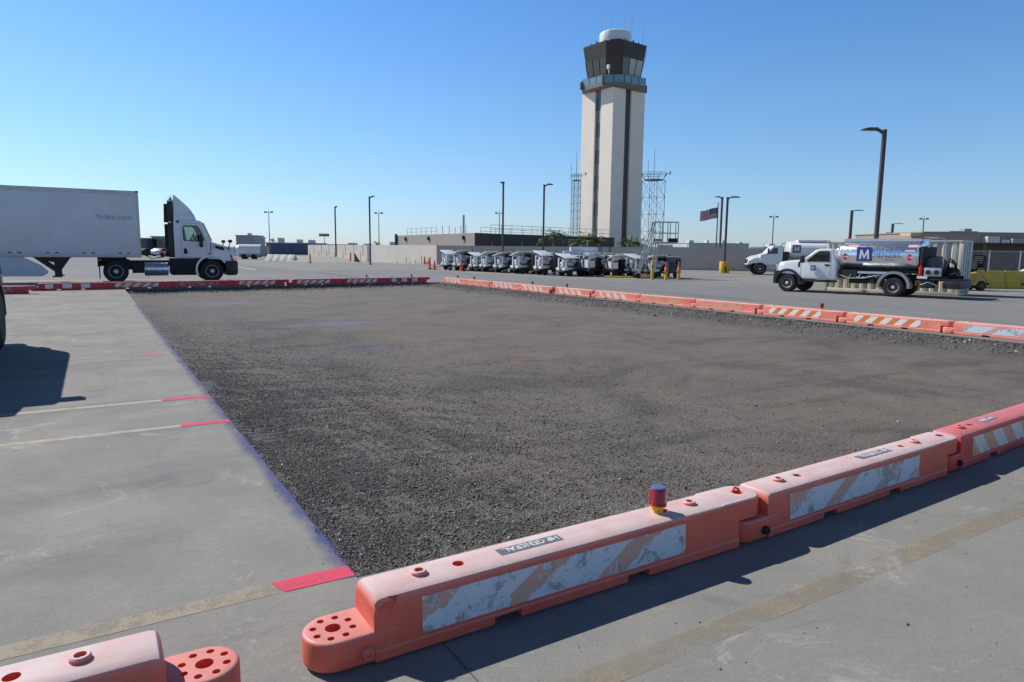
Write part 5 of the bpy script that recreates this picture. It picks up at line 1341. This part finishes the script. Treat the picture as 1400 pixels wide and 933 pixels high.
def flag():
    t = thing('flag_pole', 'thin dark flag pole left of the twin light poles', 'flag pole', (62.78, 57.1, 0))
    mb = MB(); mb.cyl((0, 0, 0), (0, 0, 7.4), .10, .06, n=10); mb.lathe([(0, 7.4), (.08, 7.45), (.08, 7.53), (0, 7.6)], n=10); mb.build('pole', POLEG, t)
    f = thing('flag', 'red white and blue striped flag flying left from its pole', 'flag', (62.78, 57.1, 0), R(180)-R(31.4)-R(8))
    nx, ny = 30, 26; L, Hh, zt = 1.95, 1.25, 7.0
    vs = []
    for j in range(ny+1):
        for i in range(nx+1):
            u, v = i/nx, j/ny
            vs.append((.06+u*L, .12*math.sin(u*9+v*1.5)*u, zt-v*Hh*(1-.10*u)-.50*u**1.1+.06*math.sin(u*7)*u))
    fs, ms = [], []
    mb = MB(); mb.v = vs
    for j in range(ny):
        for i in range(nx):
            mb.f.append((j*(nx+1)+i, j*(nx+1)+i+1, (j+1)*(nx+1)+i+1, (j+1)*(nx+1)+i))
            mb.m.append(2 if (i < nx*.42 and j < ny*7/13) else (0 if (j*13//ny) % 2 == 0 else 1))
    mats = [M('flag red', (.34, .035, .06), .8), M('flag white', (.62, .60, .62), .8), M('flag blue', (.03, .04, .13), .8)]
    me = mb.mesh('cloth', mats, smooth=60); c = link('cloth', me, f)
    sd = c.modifiers.new('s', 'SOLIDIFY'); sd.thickness = .008
    mb = MB()
    for j in range(5):
        for i in range(6): mb.lathe([(0, -.012), (.035, -.012), (.035, .012), (0, .012)], (.13+i*.12, .02*math.sin(i*.6), zt-.10-j*.125-.02*i), 6, 'y')
    mb.build('star_pattern', mats[1], f, smooth=0)
flag()

# ------------------------------------------------------------------ lattice masts, palms, stairs
MAST = M('mast steel', (.20, .21, .22), .5, .5)
def lattice(x, y, h, w, label, hat=True, legs=4, rz=0):
    t = thing('lattice_mast', label, 'antenna mast', (x, y, 0), rz)
    mb = MB(); c = [(w/2*a, w/2*b) for a, b in ((-1, -1), (1, -1), (1, 1), (-1, 1))]
    for p in c: mb.bar((p[0], p[1], 0), (p[0], p[1], h), .06)
    nb = int(h/(w*.95)); dz = h/nb
    for k in range(nb):
        for i in range(4):
            p, q = c[i], c[(i+1) % 4]
            mb.bar((p[0], p[1], k*dz), (q[0], q[1], k*dz), .035); mb.bar((p[0], p[1], k*dz), (q[0], q[1], (k+1)*dz), .03)
            mb.bar((q[0], q[1], k*dz), (p[0], p[1], (k+1)*dz), .03)
    mb.build('lattice', MAST, t, smooth=0)
    mb = MB()
    R0, R1 = w*.58, w*.80
    for k in range(8):
        a, b = 2*math.pi*k/8, 2*math.pi*(k+1)/8
        for rr, z in ((R1, h+.95), (R1, h+.70), (R0, h)): mb.bar((rr*math.cos(a), rr*math.sin(a), z), (rr*math.cos(b), rr*math.sin(b), z), .05)
        mb.bar((R0*math.cos(a), R0*math.sin(a), h), (R1*math.cos(a), R1*math.sin(a), h+.95), .05)
    mb.lathe([(0, h+.02), (R0, h+.02), (R0, h+.1), (0, h+.1)], n=8); mb.bar((R1, 0, h+.9), (R1+.7, 0, h+.95), .05); mb.box(R1+.55, R1+.7, -.1, .1, h+.9, h+1.3); mb.build('top_platform', MAST, t, smooth=0)
    mb = MB(); mb.cyl((0, 0, h), (0, 0, h+4.2), .05, .03, n=6); mb.cyl((-.8, .2, h), (-.8, .2, h+2.6), .03, n=5); mb.build('whip_antenna', MAST, t)
    mb = MB(); mb.bar((.2, .1, 0), (.2, .1, h), .03); mb.bar((-.2, .1, 0), (-.2, .1, h), .03)
    for k in range(int(h/.5)): mb.bar((-.2, .1, k*.5), (.2, .1, k*.5), .02)
    mb.build('ladder', MAST, t, smooth=0)
lattice(67.2, 72.9, 11.6, 2.3, 'wide open lattice mast with ring platform right of the control tower', rz=R(-15))
lattice(63.9, 86.4, 12.4, 1.1, 'slim lattice mast partly hidden left of the control tower', rz=R(-15))

LEAF = M('palm leaf green', (.085, .12, .035), .55, var=.4, vs=5)
DRYL = M('dry palm leaf', (.22, .19, .07), .6, var=.3, vs=5)
def palm(x, y, h, s, label, double=False):
    t = thing('palm_tree', label, 'palm tree', (x, y, 0))
    mb = MB(); mb.tube([(0, 0, 0), (.05, 0, h*.5), (.0, .03, h)], .12*s, 9); mb.build('trunk', M('palm trunk', (.14, .11, .08), .9), t)
    lf = MB(); dl = MB()
    tops = [(0, 0, h)] + ([(.9, -.5, h-.25), (-.7, .3, h-.5)] if double else [])
    for (cx, cy, cz) in tops:
        for k in range(26):
            a = random.uniform(0, 6.28); e = random.uniform(-.35, 1.35); L = s*random.uniform(.9, 1.35)
            tgt = dl if e < -.02 else lf
            pts = []
            for i in range(6):
                u = i/5; rr = L*u*math.cos(e*.8); zz = cz + L*u*math.sin(e) - .55*s*u*u
                pts.append(Vector((cx+rr*math.cos(a), cy+rr*math.sin(a), zz)))
            for i in range(1, 6):
                p = pts[i]; dirv_ = (pts[i]-pts[i-1]).normalized(); side = dirv_.cross(Vector((0, 0, 1))).normalized()
                for q in (0, .5):
                    pp = pts[i-1].lerp(p, q); ll = .34*s*(1-.12*i)*random.uniform(.8, 1.2)
                    for sg in (-1, 1):
                        tip = pp + side*sg*ll*.8 + dirv_*ll*.6 - Vector((0, 0, .12*s))
                        tgt.add([pp, pp+dirv_*.07*s, tip, pp+Vector((0, 0, -.004))], [(0, 1, 2), (0, 2, 3)])
    lf.build('crown', LEAF, t, smooth=0)
    if dl.f: dl.build('dry_fronds', DRYL, t, smooth=0)
palm(48.3, 69.6, 3.7, 1.1, 'small palm with two heads in front of the dark brown wall, behind the pole', True)
palm(52.0, 67.7, 3.2, 1.5, 'bushy pale palm left of the tower base', True)
palm(61.6, 70.8, 3.0, 1.45, 'bushy palm in front of the shaded right face of the tower base', True)
for k, (x, y, h) in enumerate(((60, 275, 4.6), (71, 262, 3.8), (90, 243, 3.6), (98, 235, 3.2))):
    palm(x, y, h, 1.6, ['far thin palm above the left end of the wall', 'far palm right of the thin dark pole', 'far palm over the middle of the sunlit wall', 'far palm just right of the bronze pole over the sunlit wall'][k])

def stairs():
    t = thing('maintenance_stand', 'wheeled steel maintenance stairs with raised railed platform beside the carts', 'maintenance stand', (30.85, 34.79, 0), R(-31.4))
    mb = MB()
    for y in (0, .75):
        mb.bar((.08, y, .2), (1.05, y, 2.35), 0.083); mb.bar((.30, y, 1.0), (1.15, y, 3.75), 0.068)
        mb.bar((1.05, y, 2.35), (2.65, y, 2.35), 0.090); mb.bar((1.1, y, .15), (1.35, y, 2.35), 0.075); mb.bar((.08, y, .2), (1.1, y, .2), 0.090)
        mb.bar((.2, y, .2), (.45, y, 1.75), 0.075); mb.bar((.45, y, 1.75), (1.2, y, .2), 0.068)
        for x in (1.05, 1.6, 2.12, 2.65): mb.bar((x, y, 2.35), (x, y, 3.72), 0.060)
        for z in (3.0, 3.72): mb.bar((1.05, y, z), (2.65, y, z), 0.060)
    for z in (.2, 1.75, 2.35): mb.bar((.45 if z > 1 else .1, 0, z), (.45 if z > 1 else .1, .75, z), 0.075)
    for z in (3.0, 3.72): mb.bar((2.65, 0, z), (2.65, .75, z), 0.060)
    mb.build('frame', STEEL, t, smooth=0)
    mb = MB()
    for k in range(9):
        u = (k+.5)/9; mb.box(.08+u*.97-.13, .08+u*.97+.13, 0, .75, .2+u*2.15-.02, .2+u*2.15+.02)
    mb.build('tread', ALU, t)
    mb = MB(); mb.box(1.05, 2.7, -.02, .77, 2.36, 2.42); mb.build('platform', GREY, t)
    mb = MB(); mb.box(1.02, 1.6, -.03, 0, 2.44, 2.62); mb.build('sign_board', M('board faded red', (.45, .28, .24), .6), t)
    mb = MB(); mb.box(2.0, 2.62, -.04, -.02, 2.38, 2.66); mb.build('toe_board', BLACK, t)
    for x, y in ((.1, 0), (1.15, 0), (.1, .75), (1.15, .75)):
        mb = MB(); mb.lathe([(.0, -.05), (.17, -.05), (.19, -.03), (.19, .03), (.17, .05), (0, .05)], (x, y, .19), 18, 'y'); mb.lathe([(0, -.055), (.09, -.055), (.09, .055), (0, .055)], (x, y, .19), 12, 'y', 0); mb.build('wheel', TYRE, t)
stairs()

# ------------------------------------------------------------------ ground support carts
GPU = 'ground support carts parked in a row'
def cart_a(flip=False):
    """towable unit: grey cabinet behind, open white frame with tilted canopy in front (-x)"""
    t = thing('ground_power_cart', 'x', 'ground cart', (0, 0, 0), 0, GPU)
    mb = MB(); mb.box(-1.0, 1.2, -.50, .50, .34, .46); mb.box(-1.15, -.95, -.45, .45, .30, .44); mb.build('chassis', DARK, t)
    for x in (-.65, .85):
        for y in (-.46, .46):
            mb = MB(); mb.lathe([(0, -.07), (.12, -.07), (.13, -.05), (.20, -.07), (.235, -.05), (.235, .05), (.20, .07), (.12, .06), (0, .06)], (x, y, .235), 16, 'y'); mb.build('wheel', TYRE, t)
    mb = MB(); mb.box(.05, 1.2, -.52, .52, .47, 1.50); cab = mb.build('cabinet', M('cart cabinet grey', (.12, .125, .14), .45, var=.15), t, bevel=.03)
    mb = MB()
    for k in range(6): mb.box(.20, .62, -.535, -.52, .62+k*.1, .68+k*.1)
    mb.box(.72, 1.12, -.53, -.52, .6, 1.35); mb.box(.70, 1.1, .52, .53, .6, 1.35); mb.build('louvre', BLACK, cab)
    mb = MB(); mb.box(.02, .05, -.42, .42, .9, 1.42); mb.build('control_panel', BLACK, cab)
    mb = MB()
    for y in (-.46, .46): mb.box(-.98, -.90, y-.04, y+.04, .46, 1.34)
    mb.bar((-.94, -.46, 1.3), (-.94, .46, 1.3), .04); mb.bar((-.94, -.46, .5), (.05, -.46, 1.2), .03); mb.bar((-.94, .46, .5), (.05, .46, 1.2), .03)
    mb.box(-1.12, -.88, -.52, -.20, .44, .62); mb.box(-1.12, -.88, .16, .52, .44, .62); mb.build('front_frame', WHITE, t)
    mb = MB(); mb.cyl((-.5, -.38, .80), (-.5, .38, .80), .24, n=18); mb.cyl((-.35, -.3, 1.12), (-.1, -.3, 1.12), .13, n=14); mb.box(-.75, -.2, -.1, .38, .95, 1.22); mb.build('engine', LGREY, t, bevel=.01)
    mb = MB(); mb.prism([(-.60, 1.30 if not flip else 1.62), (-.60, 1.36 if not flip else 1.68), (.60, 1.68 if not flip else 1.36), (.60, 1.62 if not flip else 1.30)], -1.15, .02, 'x')
    mb.v = [(x, y, z) for x, y, z in mb.v]; mb.build('canopy', WHITE, t, bevel=.01)
    mb = MB(); mb.box(.02, 1.22, -.53, .53, 1.50, 1.55); mb.build('roof_panel', LGREY, t, bevel=.01)
    mb = MB(); mb.cyl((-1.0, -.52, .52), (-1.0, -.52, 1.25), .05, n=8); mb.tube([(-1.02, -.1, .62), (-.9, .0, .95), (-.7, .05, 1.25)], .04); mb.box(-.9, -.55, -.45, -.1, .46, .70); mb.box(-1.05, -.98, -.12, .12, .70, 1.05); mb.build('valve_set', WHITE, t)
    mb = MB(); mb.tube([(.0, -.40, .95), (-.35, -.52, .72), (-.75, -.5, .70), (-1.0, -.44, .92)], .045); mb.tube([(.0, .30, 1.0), (-.4, .2, .70), (-.9, .1, .66), (-1.1, .1, .9)], .04); mb.build('cable', BLACK, t)
    mb = MB(); mb.bar((-1.0, 0, .38), (-1.9, 0, .22), .05); mb.build('tow_bar', GREY, t)
    mb = MB(); mb.cyl((.8, .2, 1.6), (.8, .2, 1.72), .05, n=10); mb.build('exhaust_pipe', DARK, t)
    return t
def cart_b():
    """open machine with a round ported white box on its side"""
    t = thing('air_start_cart', 'x', 'ground cart', (0, 0, 0), 0, GPU)
    mb = MB(); mb.box(-1.1, 1.2, -.55, .55, .36, .50); mb.build('chassis', DARK, t)
    for x in (-.75, .8):
        for y in (-.5, .5):
            mb = MB(); mb.lathe([(0, -.07), (.12, -.07), (.14, -.05), (.22, -.08), (.27, -.05), (.27, .05), (.22, .08), (.12, .06), (0, .06)], (x, y, .27), 16, 'y'); mb.build('wheel', TYRE, t)
    mb = MB(); mb.box(-.1, 1.1, -.45, .5, .5, 1.25); mb.build('engine', BLACK, t, bevel=.04)
    mb = MB(); mb.box(-.95, -.45, -.5, .5, .5, 1.18); mb.build('cabinet', M('cart cabinet grey', (.12, .125, .14), .45, var=.15), t, bevel=.03)
    mb = MB(); mb.box(.15, .72, -.60, -.46, .68, 1.12); bx = mb.build('outlet_box', WHITE, t, bevel=.03)
    mb = MB(); mb.lathe([(0, -.02), (.13, -.02), (.15, 0), (.15, .03), (0, .03)], (.43, -.60, .90), 20, 'y'); mb.build('port', BLACK, bx)
    mb = MB(); mb.lathe([(0, 0), (.2, .02), (.24, .1), (.24, .5), (.18, .6), (0, .62)], (-.1, .1, 1.35), 16, 'x'); mb.cyl((.6, .25, 1.2), (.6, .25, 1.62), .08, n=12); mb.cyl((.2, -.2, 1.2), (.9, -.2, 1.42), .10, n=12); mb.build('air_filter', LGREY, t)
    mb = MB()
    for x in (-1.05, 1.12):
        for y in (-.5, .5): mb.bar((x, y, .5), (x, y, 1.6), .04)
    for y in (-.5, .5): mb.bar((-1.05, y, 1.6), (1.12, y, 1.6), .04)
    mb.build('frame', STEEL, t, smooth=0)
    mb = MB(); mb.tube([(-.2, -.5, 1.2), (.0, -.62, .9), (.1, -.6, .7), (.5, -.62, .6), (.9, -.58, .8)], .06); mb.tube([(.9, -.3, 1.2), (1.15, -.5, 1.0), (1.2, -.5, .7)], .05); mb.build('hose', BLACK, t)
    mb = MB(); mb.box(-1.08, -.97, -.4, -.05, .6, 1.1); mb.box(-.98, -.5, -.53, -.505, .62, 1.05); mb.cyl((-.7, -.2, 1.2), (-.2, -.2, 1.38), .16, n=16); mb.tube([(-1.0, .2, .6), (-1.1, .25, 1.0), (-.8, .3, 1.35), (-.3, .3, 1.45)], .07); mb.box(-1.0, .0, -.5, .1, 1.52, 1.57); mb.build('white_panel', WHITE, t)
    return t
ca = cart_a(); cb = cart_b(); cf = cart_a(True)
rows = [('a', 27.2, 54.4, 0, 'first hooded ground cart from the left, beside the wall corner'), ('f', 27.5, 52.7, 0, 'second hooded ground cart from the left'),
        ('a', 27.9, 50.6, 0, 'third hooded ground cart from the left, right of the orange cone'), ('f', 28.1, 49.0, 0, 'fourth hooded ground cart from the left'),
        ('f', 28.4, 47.3, 0, 'fifth hooded ground cart from the left'), ('f', 28.5, 44.6, 0, 'sixth hooded ground cart from the left, after a narrow gap'),
        ('a', 28.6, 41.8, 0, 'seventh hooded ground cart from the left, below the bronze pole'), ('a', 29.3, 39.7, 0, 'eighth hooded ground cart, before the white box unit'),
        ('b', 30.4, 38.7, 0, 'black open machine cart with round ported white box, left one of two'), ('b', 31.5, 37.4, 0, 'black open machine cart with round ported white box, right one of two'),
        ('b', 32.2, 38.0, 180, 'open pipe framed machine cart behind the wheeled stairs'), ('a', 32.75, 36.6, 0, 'hooded ground cart right of the wheeled stairs'),
        ('f', 33.55, 35.3, 0, 'rightmost hooded ground cart behind the two cone topped bollards'),
        ('b', 29.8, 46.0, 180, 'machine cart in the second row behind the hooded carts'), ('b', 32.0, 41.0, 10, 'machine cart in the second row behind the white ported boxes')]
first = {'a': ca, 'b': cb, 'f': cf}; used = set()
for kd, x, y, dr, lab in rows:
    rz = R(4+dr+random.uniform(-9, 9)) + (R(0))
    if kd not in used:
        o = first[kd]; o.location = (x, y, 0); o.rotation_euler = (0, 0, rz); o['label'] = lab; used.add(kd)
    else: o = dup(first[kd], (x, y, 0), rz, lab, GPU)
    o.scale = (random.uniform(.92, 1.05),)*2 + (random.uniform(.93, 1.06),)
def white_unit():
    t = thing('air_conditioning_cart', 'tall white box unit with stepped roof behind the eighth hooded cart', 'ground cart', (31.2, 41.8, 0), R(-31.4+0))
    mb = MB(); mb.box(-1.1, 1.5, -.6, .6, .5, 1.75); mb.build('cabinet', WHITE, t, bevel=.05)
    mb = MB(); mb.box(-.6, 1.4, -.5, .5, 1.76, 2.05); mb.build('roof_unit', WHITE, t, bevel=.04)
    mb = MB(); mb.box(1.6, 2.5, -.5, .5, .5, 1.4); 
    for x in (1.7, 2.4):
        for y in (-.45, .45): mb.bar((x, y, 1.4), (x, y, 2.2), .05)
    mb.box(1.6, 2.5, -.5, .5, 2.2, 2.25); mb.build('rear_rack', DARK, t)
    for x in (-.7, 1.6):
        for y in (-.55, .55):
            mb = MB(); mb.cyl((x, y-.1, .28), (x, y+.1, .28), .28, n=16); mb.build('wheel', TYRE, t)
white_unit()
mb = MB(); mb.prism([(29.6, 36.6), (33.6, 34.3), (34.0, 34.8), (30.1, 37.2)], 0, .10, 'z')
tag(mb.build('wheel_kerb', YEL, bevel=.02), 'low yellow kerb on the ground under the right-hand carts', 'kerb')

# ------------------------------------------------------------------ bollards, cones, delineators
def bollard(x, y, label, cone=False, h=1.05):
    t = thing('bollard', label, 'bollard', (x, y, 0))
    mb = MB(); mb.lathe([(0, 0), (.10, 0), (.10, h-.06), (.08, h-.02), (0, h)], n=16); mb.build('post', YEL, t)
    mb = MB(); mb.lathe([(.101, h*.62), (.102, h*.62), (.102, h*.72), (.101, h*.72)], n=16); mb.build('band', M('bollard band', (.5, .25, .08), .5), t)
    return t
bollard(30.5, 32.9, 'plain yellow bollard before the wheeled stairs', h=1.22); bollard(31.25, 32.45, 'yellow bollard wearing the left orange cone', h=.8); bollard(32.0, 32.1, 'yellow bollard wearing the right orange cone', h=.8)
def cone(x, y, z, s, label, group='traffic cones'):
    t = thing('traffic_cone', label, 'traffic cone', (x, y, z), random.uniform(0, 1), group); t.scale = (s, s, s)
    mb = MB(); mb.lathe([(.0, .03), (.15, .03), (.15, .04), (.12, .05), (.032, .70), (.028, .71), (0, .71)], n=18); mb.build('cone_body', CONEO, t)
    mb = MB(); mb.lathe([(.0875, .27), (.0905, .27), (.069, .40), (.066, .40)], n=18); mb.lathe([(.057, .48), (.060, .48), (.0485, .57), (.0455, .57)], n=18); mb.build('collar', WHT, t)
    mb = MB(); mb.box(-.18, .18, -.18, .18, 0, .035); mb.build('base', CONEO, t, bevel=.015)
cone(31.25, 32.45, .50, .95, 'orange cone stuck on the left yellow bollard'); cone(32.0, 32.1, .50, .95, 'orange cone stuck on the right yellow bollard')
cone(25.75, 55.4, 0, 1.15, 'dark orange cone standing at the wall corner'); cone(26.15, 51.0, 0, 1.2, 'orange cone between the second and third ground carts')
cone(34.3, 76.6, 0, 1.35, 'larger of the orange cones grouped at the foot of the sunlit wall'); cone(34.3, 75.2, 0, .8, 'small orange cone in the group at the foot of the sunlit wall')
cone(34.1, 74.5, 0, .7, 'smallest orange cone in the group at the foot of the sunlit wall')
def delineator(x, y, h, label):
    t = thing('delineator_post', label, 'delineator', (x, y, 0), 0, 'orange delineator posts')
    mb = MB(); mb.lathe([(0, 0), (.22, 0), (.22, .05), (.12, .08), (0, .08)], n=16); mb.build('base', BLACK, t)
    mb = MB(); mb.lathe([(0, .08), (.09, .08), (.075, h), (0, h)], n=12); mb.build('post', CONEO, t)
delineator(25.85, 56.6, 1.05, 'orange delineator left of the cone at the wall corner'); delineator(22.2, 82.5, 1.1, 'orange delineator in front of the ramp mound'); delineator(28.4, 86.5, 1.2, 'orange delineator at the right foot of the ramp mound')
# red folded sign panel beside it
t = thing('hazard_sign', 'leaning dark red triangular panel beside the delineator at the ramp', 'panel', (28.6, 85.6, 0), R(-20))
mb = MB(); mb.prism([(0, 0), (.75, .1), (.12, 1.15), (0, 1.1)], -.03, .03); mb.build('board', M('panel dark red', (.32, .06, .06), .6), t)
mb = MB(); mb.bar((.2, .03, .9), (.3, .5, 0), .03); mb.build('strut', DARK, t)

# yellow water barriers and chain link fence at right
def yellow_barrier(x, y, rz, label):
    t = thing('yellow_barrier', label, 'barrier', (x, y, 0), rz, 'yellow barriers under the chain link fence')
    mb = MB(); mb.prism([(-.26, 0), (.26, 0), (.26, .14), (.14, .36), (.10, .95), (-.10, .95), (-.14, .36), (-.26, .14)], 0, 1.85, 'x')
    mb.v = [(p[0], p[1], p[2]) for p in mb.v]
    mb.build('barrier_body', M('dull yellow plastic', (.60, .42, .04), .5, var=.2), t, bevel=.02)
    mb = MB(); mb.cyl((.9, -.2, .25), (.9, -.25, .25), .06, n=10); mb.build('drain_plug', BLACK, t)
for k, lab in enumerate(('yellow barrier nearest the forklift', 'second yellow barrier right of the forklift', 'third yellow barrier right of the forklift', 'yellow barrier cut by the right picture edge')):
    d = Vector((math.cos(AR), math.sin(AR))); yellow_barrier(40.6+d.x*1.88*k, 19.05+d.y*1.88*k, AR, lab)
def fence():
    t = thing('chain_link_fence', 'galvanised chain link fence behind the yellow barriers at right', 'fence', (44.5, 25.3, 0), AR)
    mb = MB(); L = 14
    for k in range(8): mb.cyl((k*2., 0, 0), (k*2., 0, 2.1), .04, n=8)
    mb.cyl((0, 0, 2.05), (L, 0, 2.05), .025, n=6); mb.build('post', STEEL, t)
    mb = MB(); s = .16
    n = int(L/s)
    for k in range(-12, n):
        x0 = k*s; x1 = x0+2.0
        a0, a1 = max(0, x0), min(L, x1)
        if a1 <= a0: continue
        mb.add([(a0, -.003, .05+(a0-x0)), (a0, .003, .05+(a0-x0)+.008), (a1, .003, .05+(a1-x0)+.008), (a1, -.003, .05+(a1-x0))], [(0, 1, 2, 3)])
        mb.add([(a0, -.003, 2.05-(a0-x0)), (a0, .003, 2.05-(a0-x0)-.008), (a1, .003, 2.05-(a1-x0)-.008), (a1, -.003, 2.05-(a1-x0))], [(0, 1, 2, 3)])
    mb.build('wire_mesh', STEEL, t, smooth=0)
fence()
# clutter behind the fence: white bags and a small orange barrel
for k, (x, y, s, m, lab) in enumerate(((59.2, 24.0, .5, WHT, 'large white bulk bag behind the fence at the right edge'), (55.2, 25.9, .42, LGREY, 'small grey bulk bag behind the fence'), (52.8, 27.4, .38, CONEO, 'orange bundle on the ground behind the fence'))):
    mb = MB(); rg = []
    for j, (rr, z) in enumerate(((.85, 0), (1.0, .25), (1.05, .8), (.9, 1.25), (.45, 1.45), (.2, 1.6))):
        rg.append([(rr*s*math.cos(2*math.pi*i/14)*(1+.12*math.sin(i*2.3+j)), rr*s*math.sin(2*math.pi*i/14)*(1+.12*math.cos(i*1.7+j)), z*s) for i in range(14)])
    mb.loft(rg); o = mb.build('bulk_bag', m, smooth=60, loc=(x, y, 0)); tag(o, lab, 'bag')
# airliner tail far behind the tank
def tail():
    t = thing('airliner', 'far airliner whose light blue tail fin rises behind the steel tank', 'aircraft', (198.4, 116.1, 0), R(150))
    mb = MB(); mb.lathe([(0, -4), (1.0, -2), (1.7, 3), (1.8, 12), (1.8, 22), (1.2, 27), (0, 29)], (0, 0, 2.9), 20, 'x'); mb.build('fuselage', WHITE, t)
    mb = MB(); mb.prism([(-1, 4.1), (4.2, 4.4), (.3, 8.2), (-1.2, 8.2)], -.15, .15); mb.build('tail_fin', M('tail blue', (.10, .30, .62), .4), t)
    mb = MB(); mb.prism([(10, 0), (15, 0), (19, -12), (17, -12)], 2.2, 2.4, 'z'); mb.prism([(10, 0), (15, 0), (19, 12), (17, 12)], 2.2, 2.4, 'z'); mb.build('wing', LGREY, t)
    mb = MB()
    for x, y in ((13, -2.5), (13, 2.5), (24, 0)): mb.cyl((x, y-.15, .5), (x, y+.15, .5), .5, n=14); mb.bar((x, y, .5), (x, 0, 2.4), .12)
    mb.build('landing_gear', DARK, t)
tail()
#@@LIGHT
# ------------------------------------------------------------------ light
SUN_EL, AZX, AZY = R(41.8), -.493, .870        # direction towards the sun
w = bpy.data.worlds.new('World'); scene.world = w; w.use_nodes = True
wt = w.node_tree; bg = wt.nodes['Background']
sky = wt.nodes.new('ShaderNodeTexSky'); sky.sky_type = 'NISHITA'; sky.sun_disc = False
sky.sun_elevation = SUN_EL; sky.sun_rotation = math.atan2(AZX, AZY)
sky.air_density = 1.0; sky.dust_density = .25; sky.ozone_density = 3.0; sky.altitude = 0
# clear coastal air: bluer than the model near the horizon, deep towards the zenith
dz = wt.nodes.new('ShaderNodeSeparateXYZ'); tcw = wt.nodes.new('ShaderNodeTexCoord'); wt.links.new(tcw.outputs['Generated'], dz.inputs[0])
rp = wt.nodes.new('ShaderNodeValToRGB'); wt.links.new(dz.outputs[2], rp.inputs[0])
els = [(0, (1.02, 1.24, 1.80)), (.05, (1.06, 1.30, 1.72)), (.12, (1.08, 1.40, 1.72)), (.2, (1.06, 1.46, 1.80)), (.32, (.92, 1.44, 1.95)), (.4, (.72, 1.1, 1.5)), (.6, (.42, .56, .72)), (1, (.33, .44, .56))]
while len(rp.color_ramp.elements) < len(els): rp.color_ramp.elements.new(.5)
for e, (pz, c) in zip(rp.color_ramp.elements, els): e.position = pz; e.color = (c[0]/2.2, c[1]/2.2, c[2]/2.2, 1)
vm = wt.nodes.new('ShaderNodeVectorMath'); vm.operation = 'MULTIPLY'; wt.links.new(sky.outputs[0], vm.inputs[0]); wt.links.new(rp.outputs[0], vm.inputs[1])
vs2 = wt.nodes.new('ShaderNodeVectorMath'); vs2.operation = 'SCALE'; vs2.inputs['Scale'].default_value = 2.2; wt.links.new(vm.outputs[0], vs2.inputs[0])
wt.links.new(vs2.outputs[0], bg.inputs[0]); bg.inputs[1].default_value = .070
sd = bpy.data.lights.new('sun', 'SUN'); sd.energy = 4.2; sd.angle = R(.53); sd.color = (1, .955, .89)
so = bpy.data.objects.new('sun', sd); COL.objects.link(so)
dirv = Vector((AZX*math.cos(SUN_EL), AZY*math.cos(SUN_EL), math.sin(SUN_EL)))
so.rotation_euler = dirv.to_track_quat('Z', 'Y').to_euler(); so.location = dirv*60
vs = scene.view_settings; vs.view_transform = 'Standard'; vs.look = 'None'; vs.exposure = .18; vs.gamma = 1; vs.use_curve_mapping = False
scene.cycles.use_denoising = True
scene.cycles.max_bounces = 6
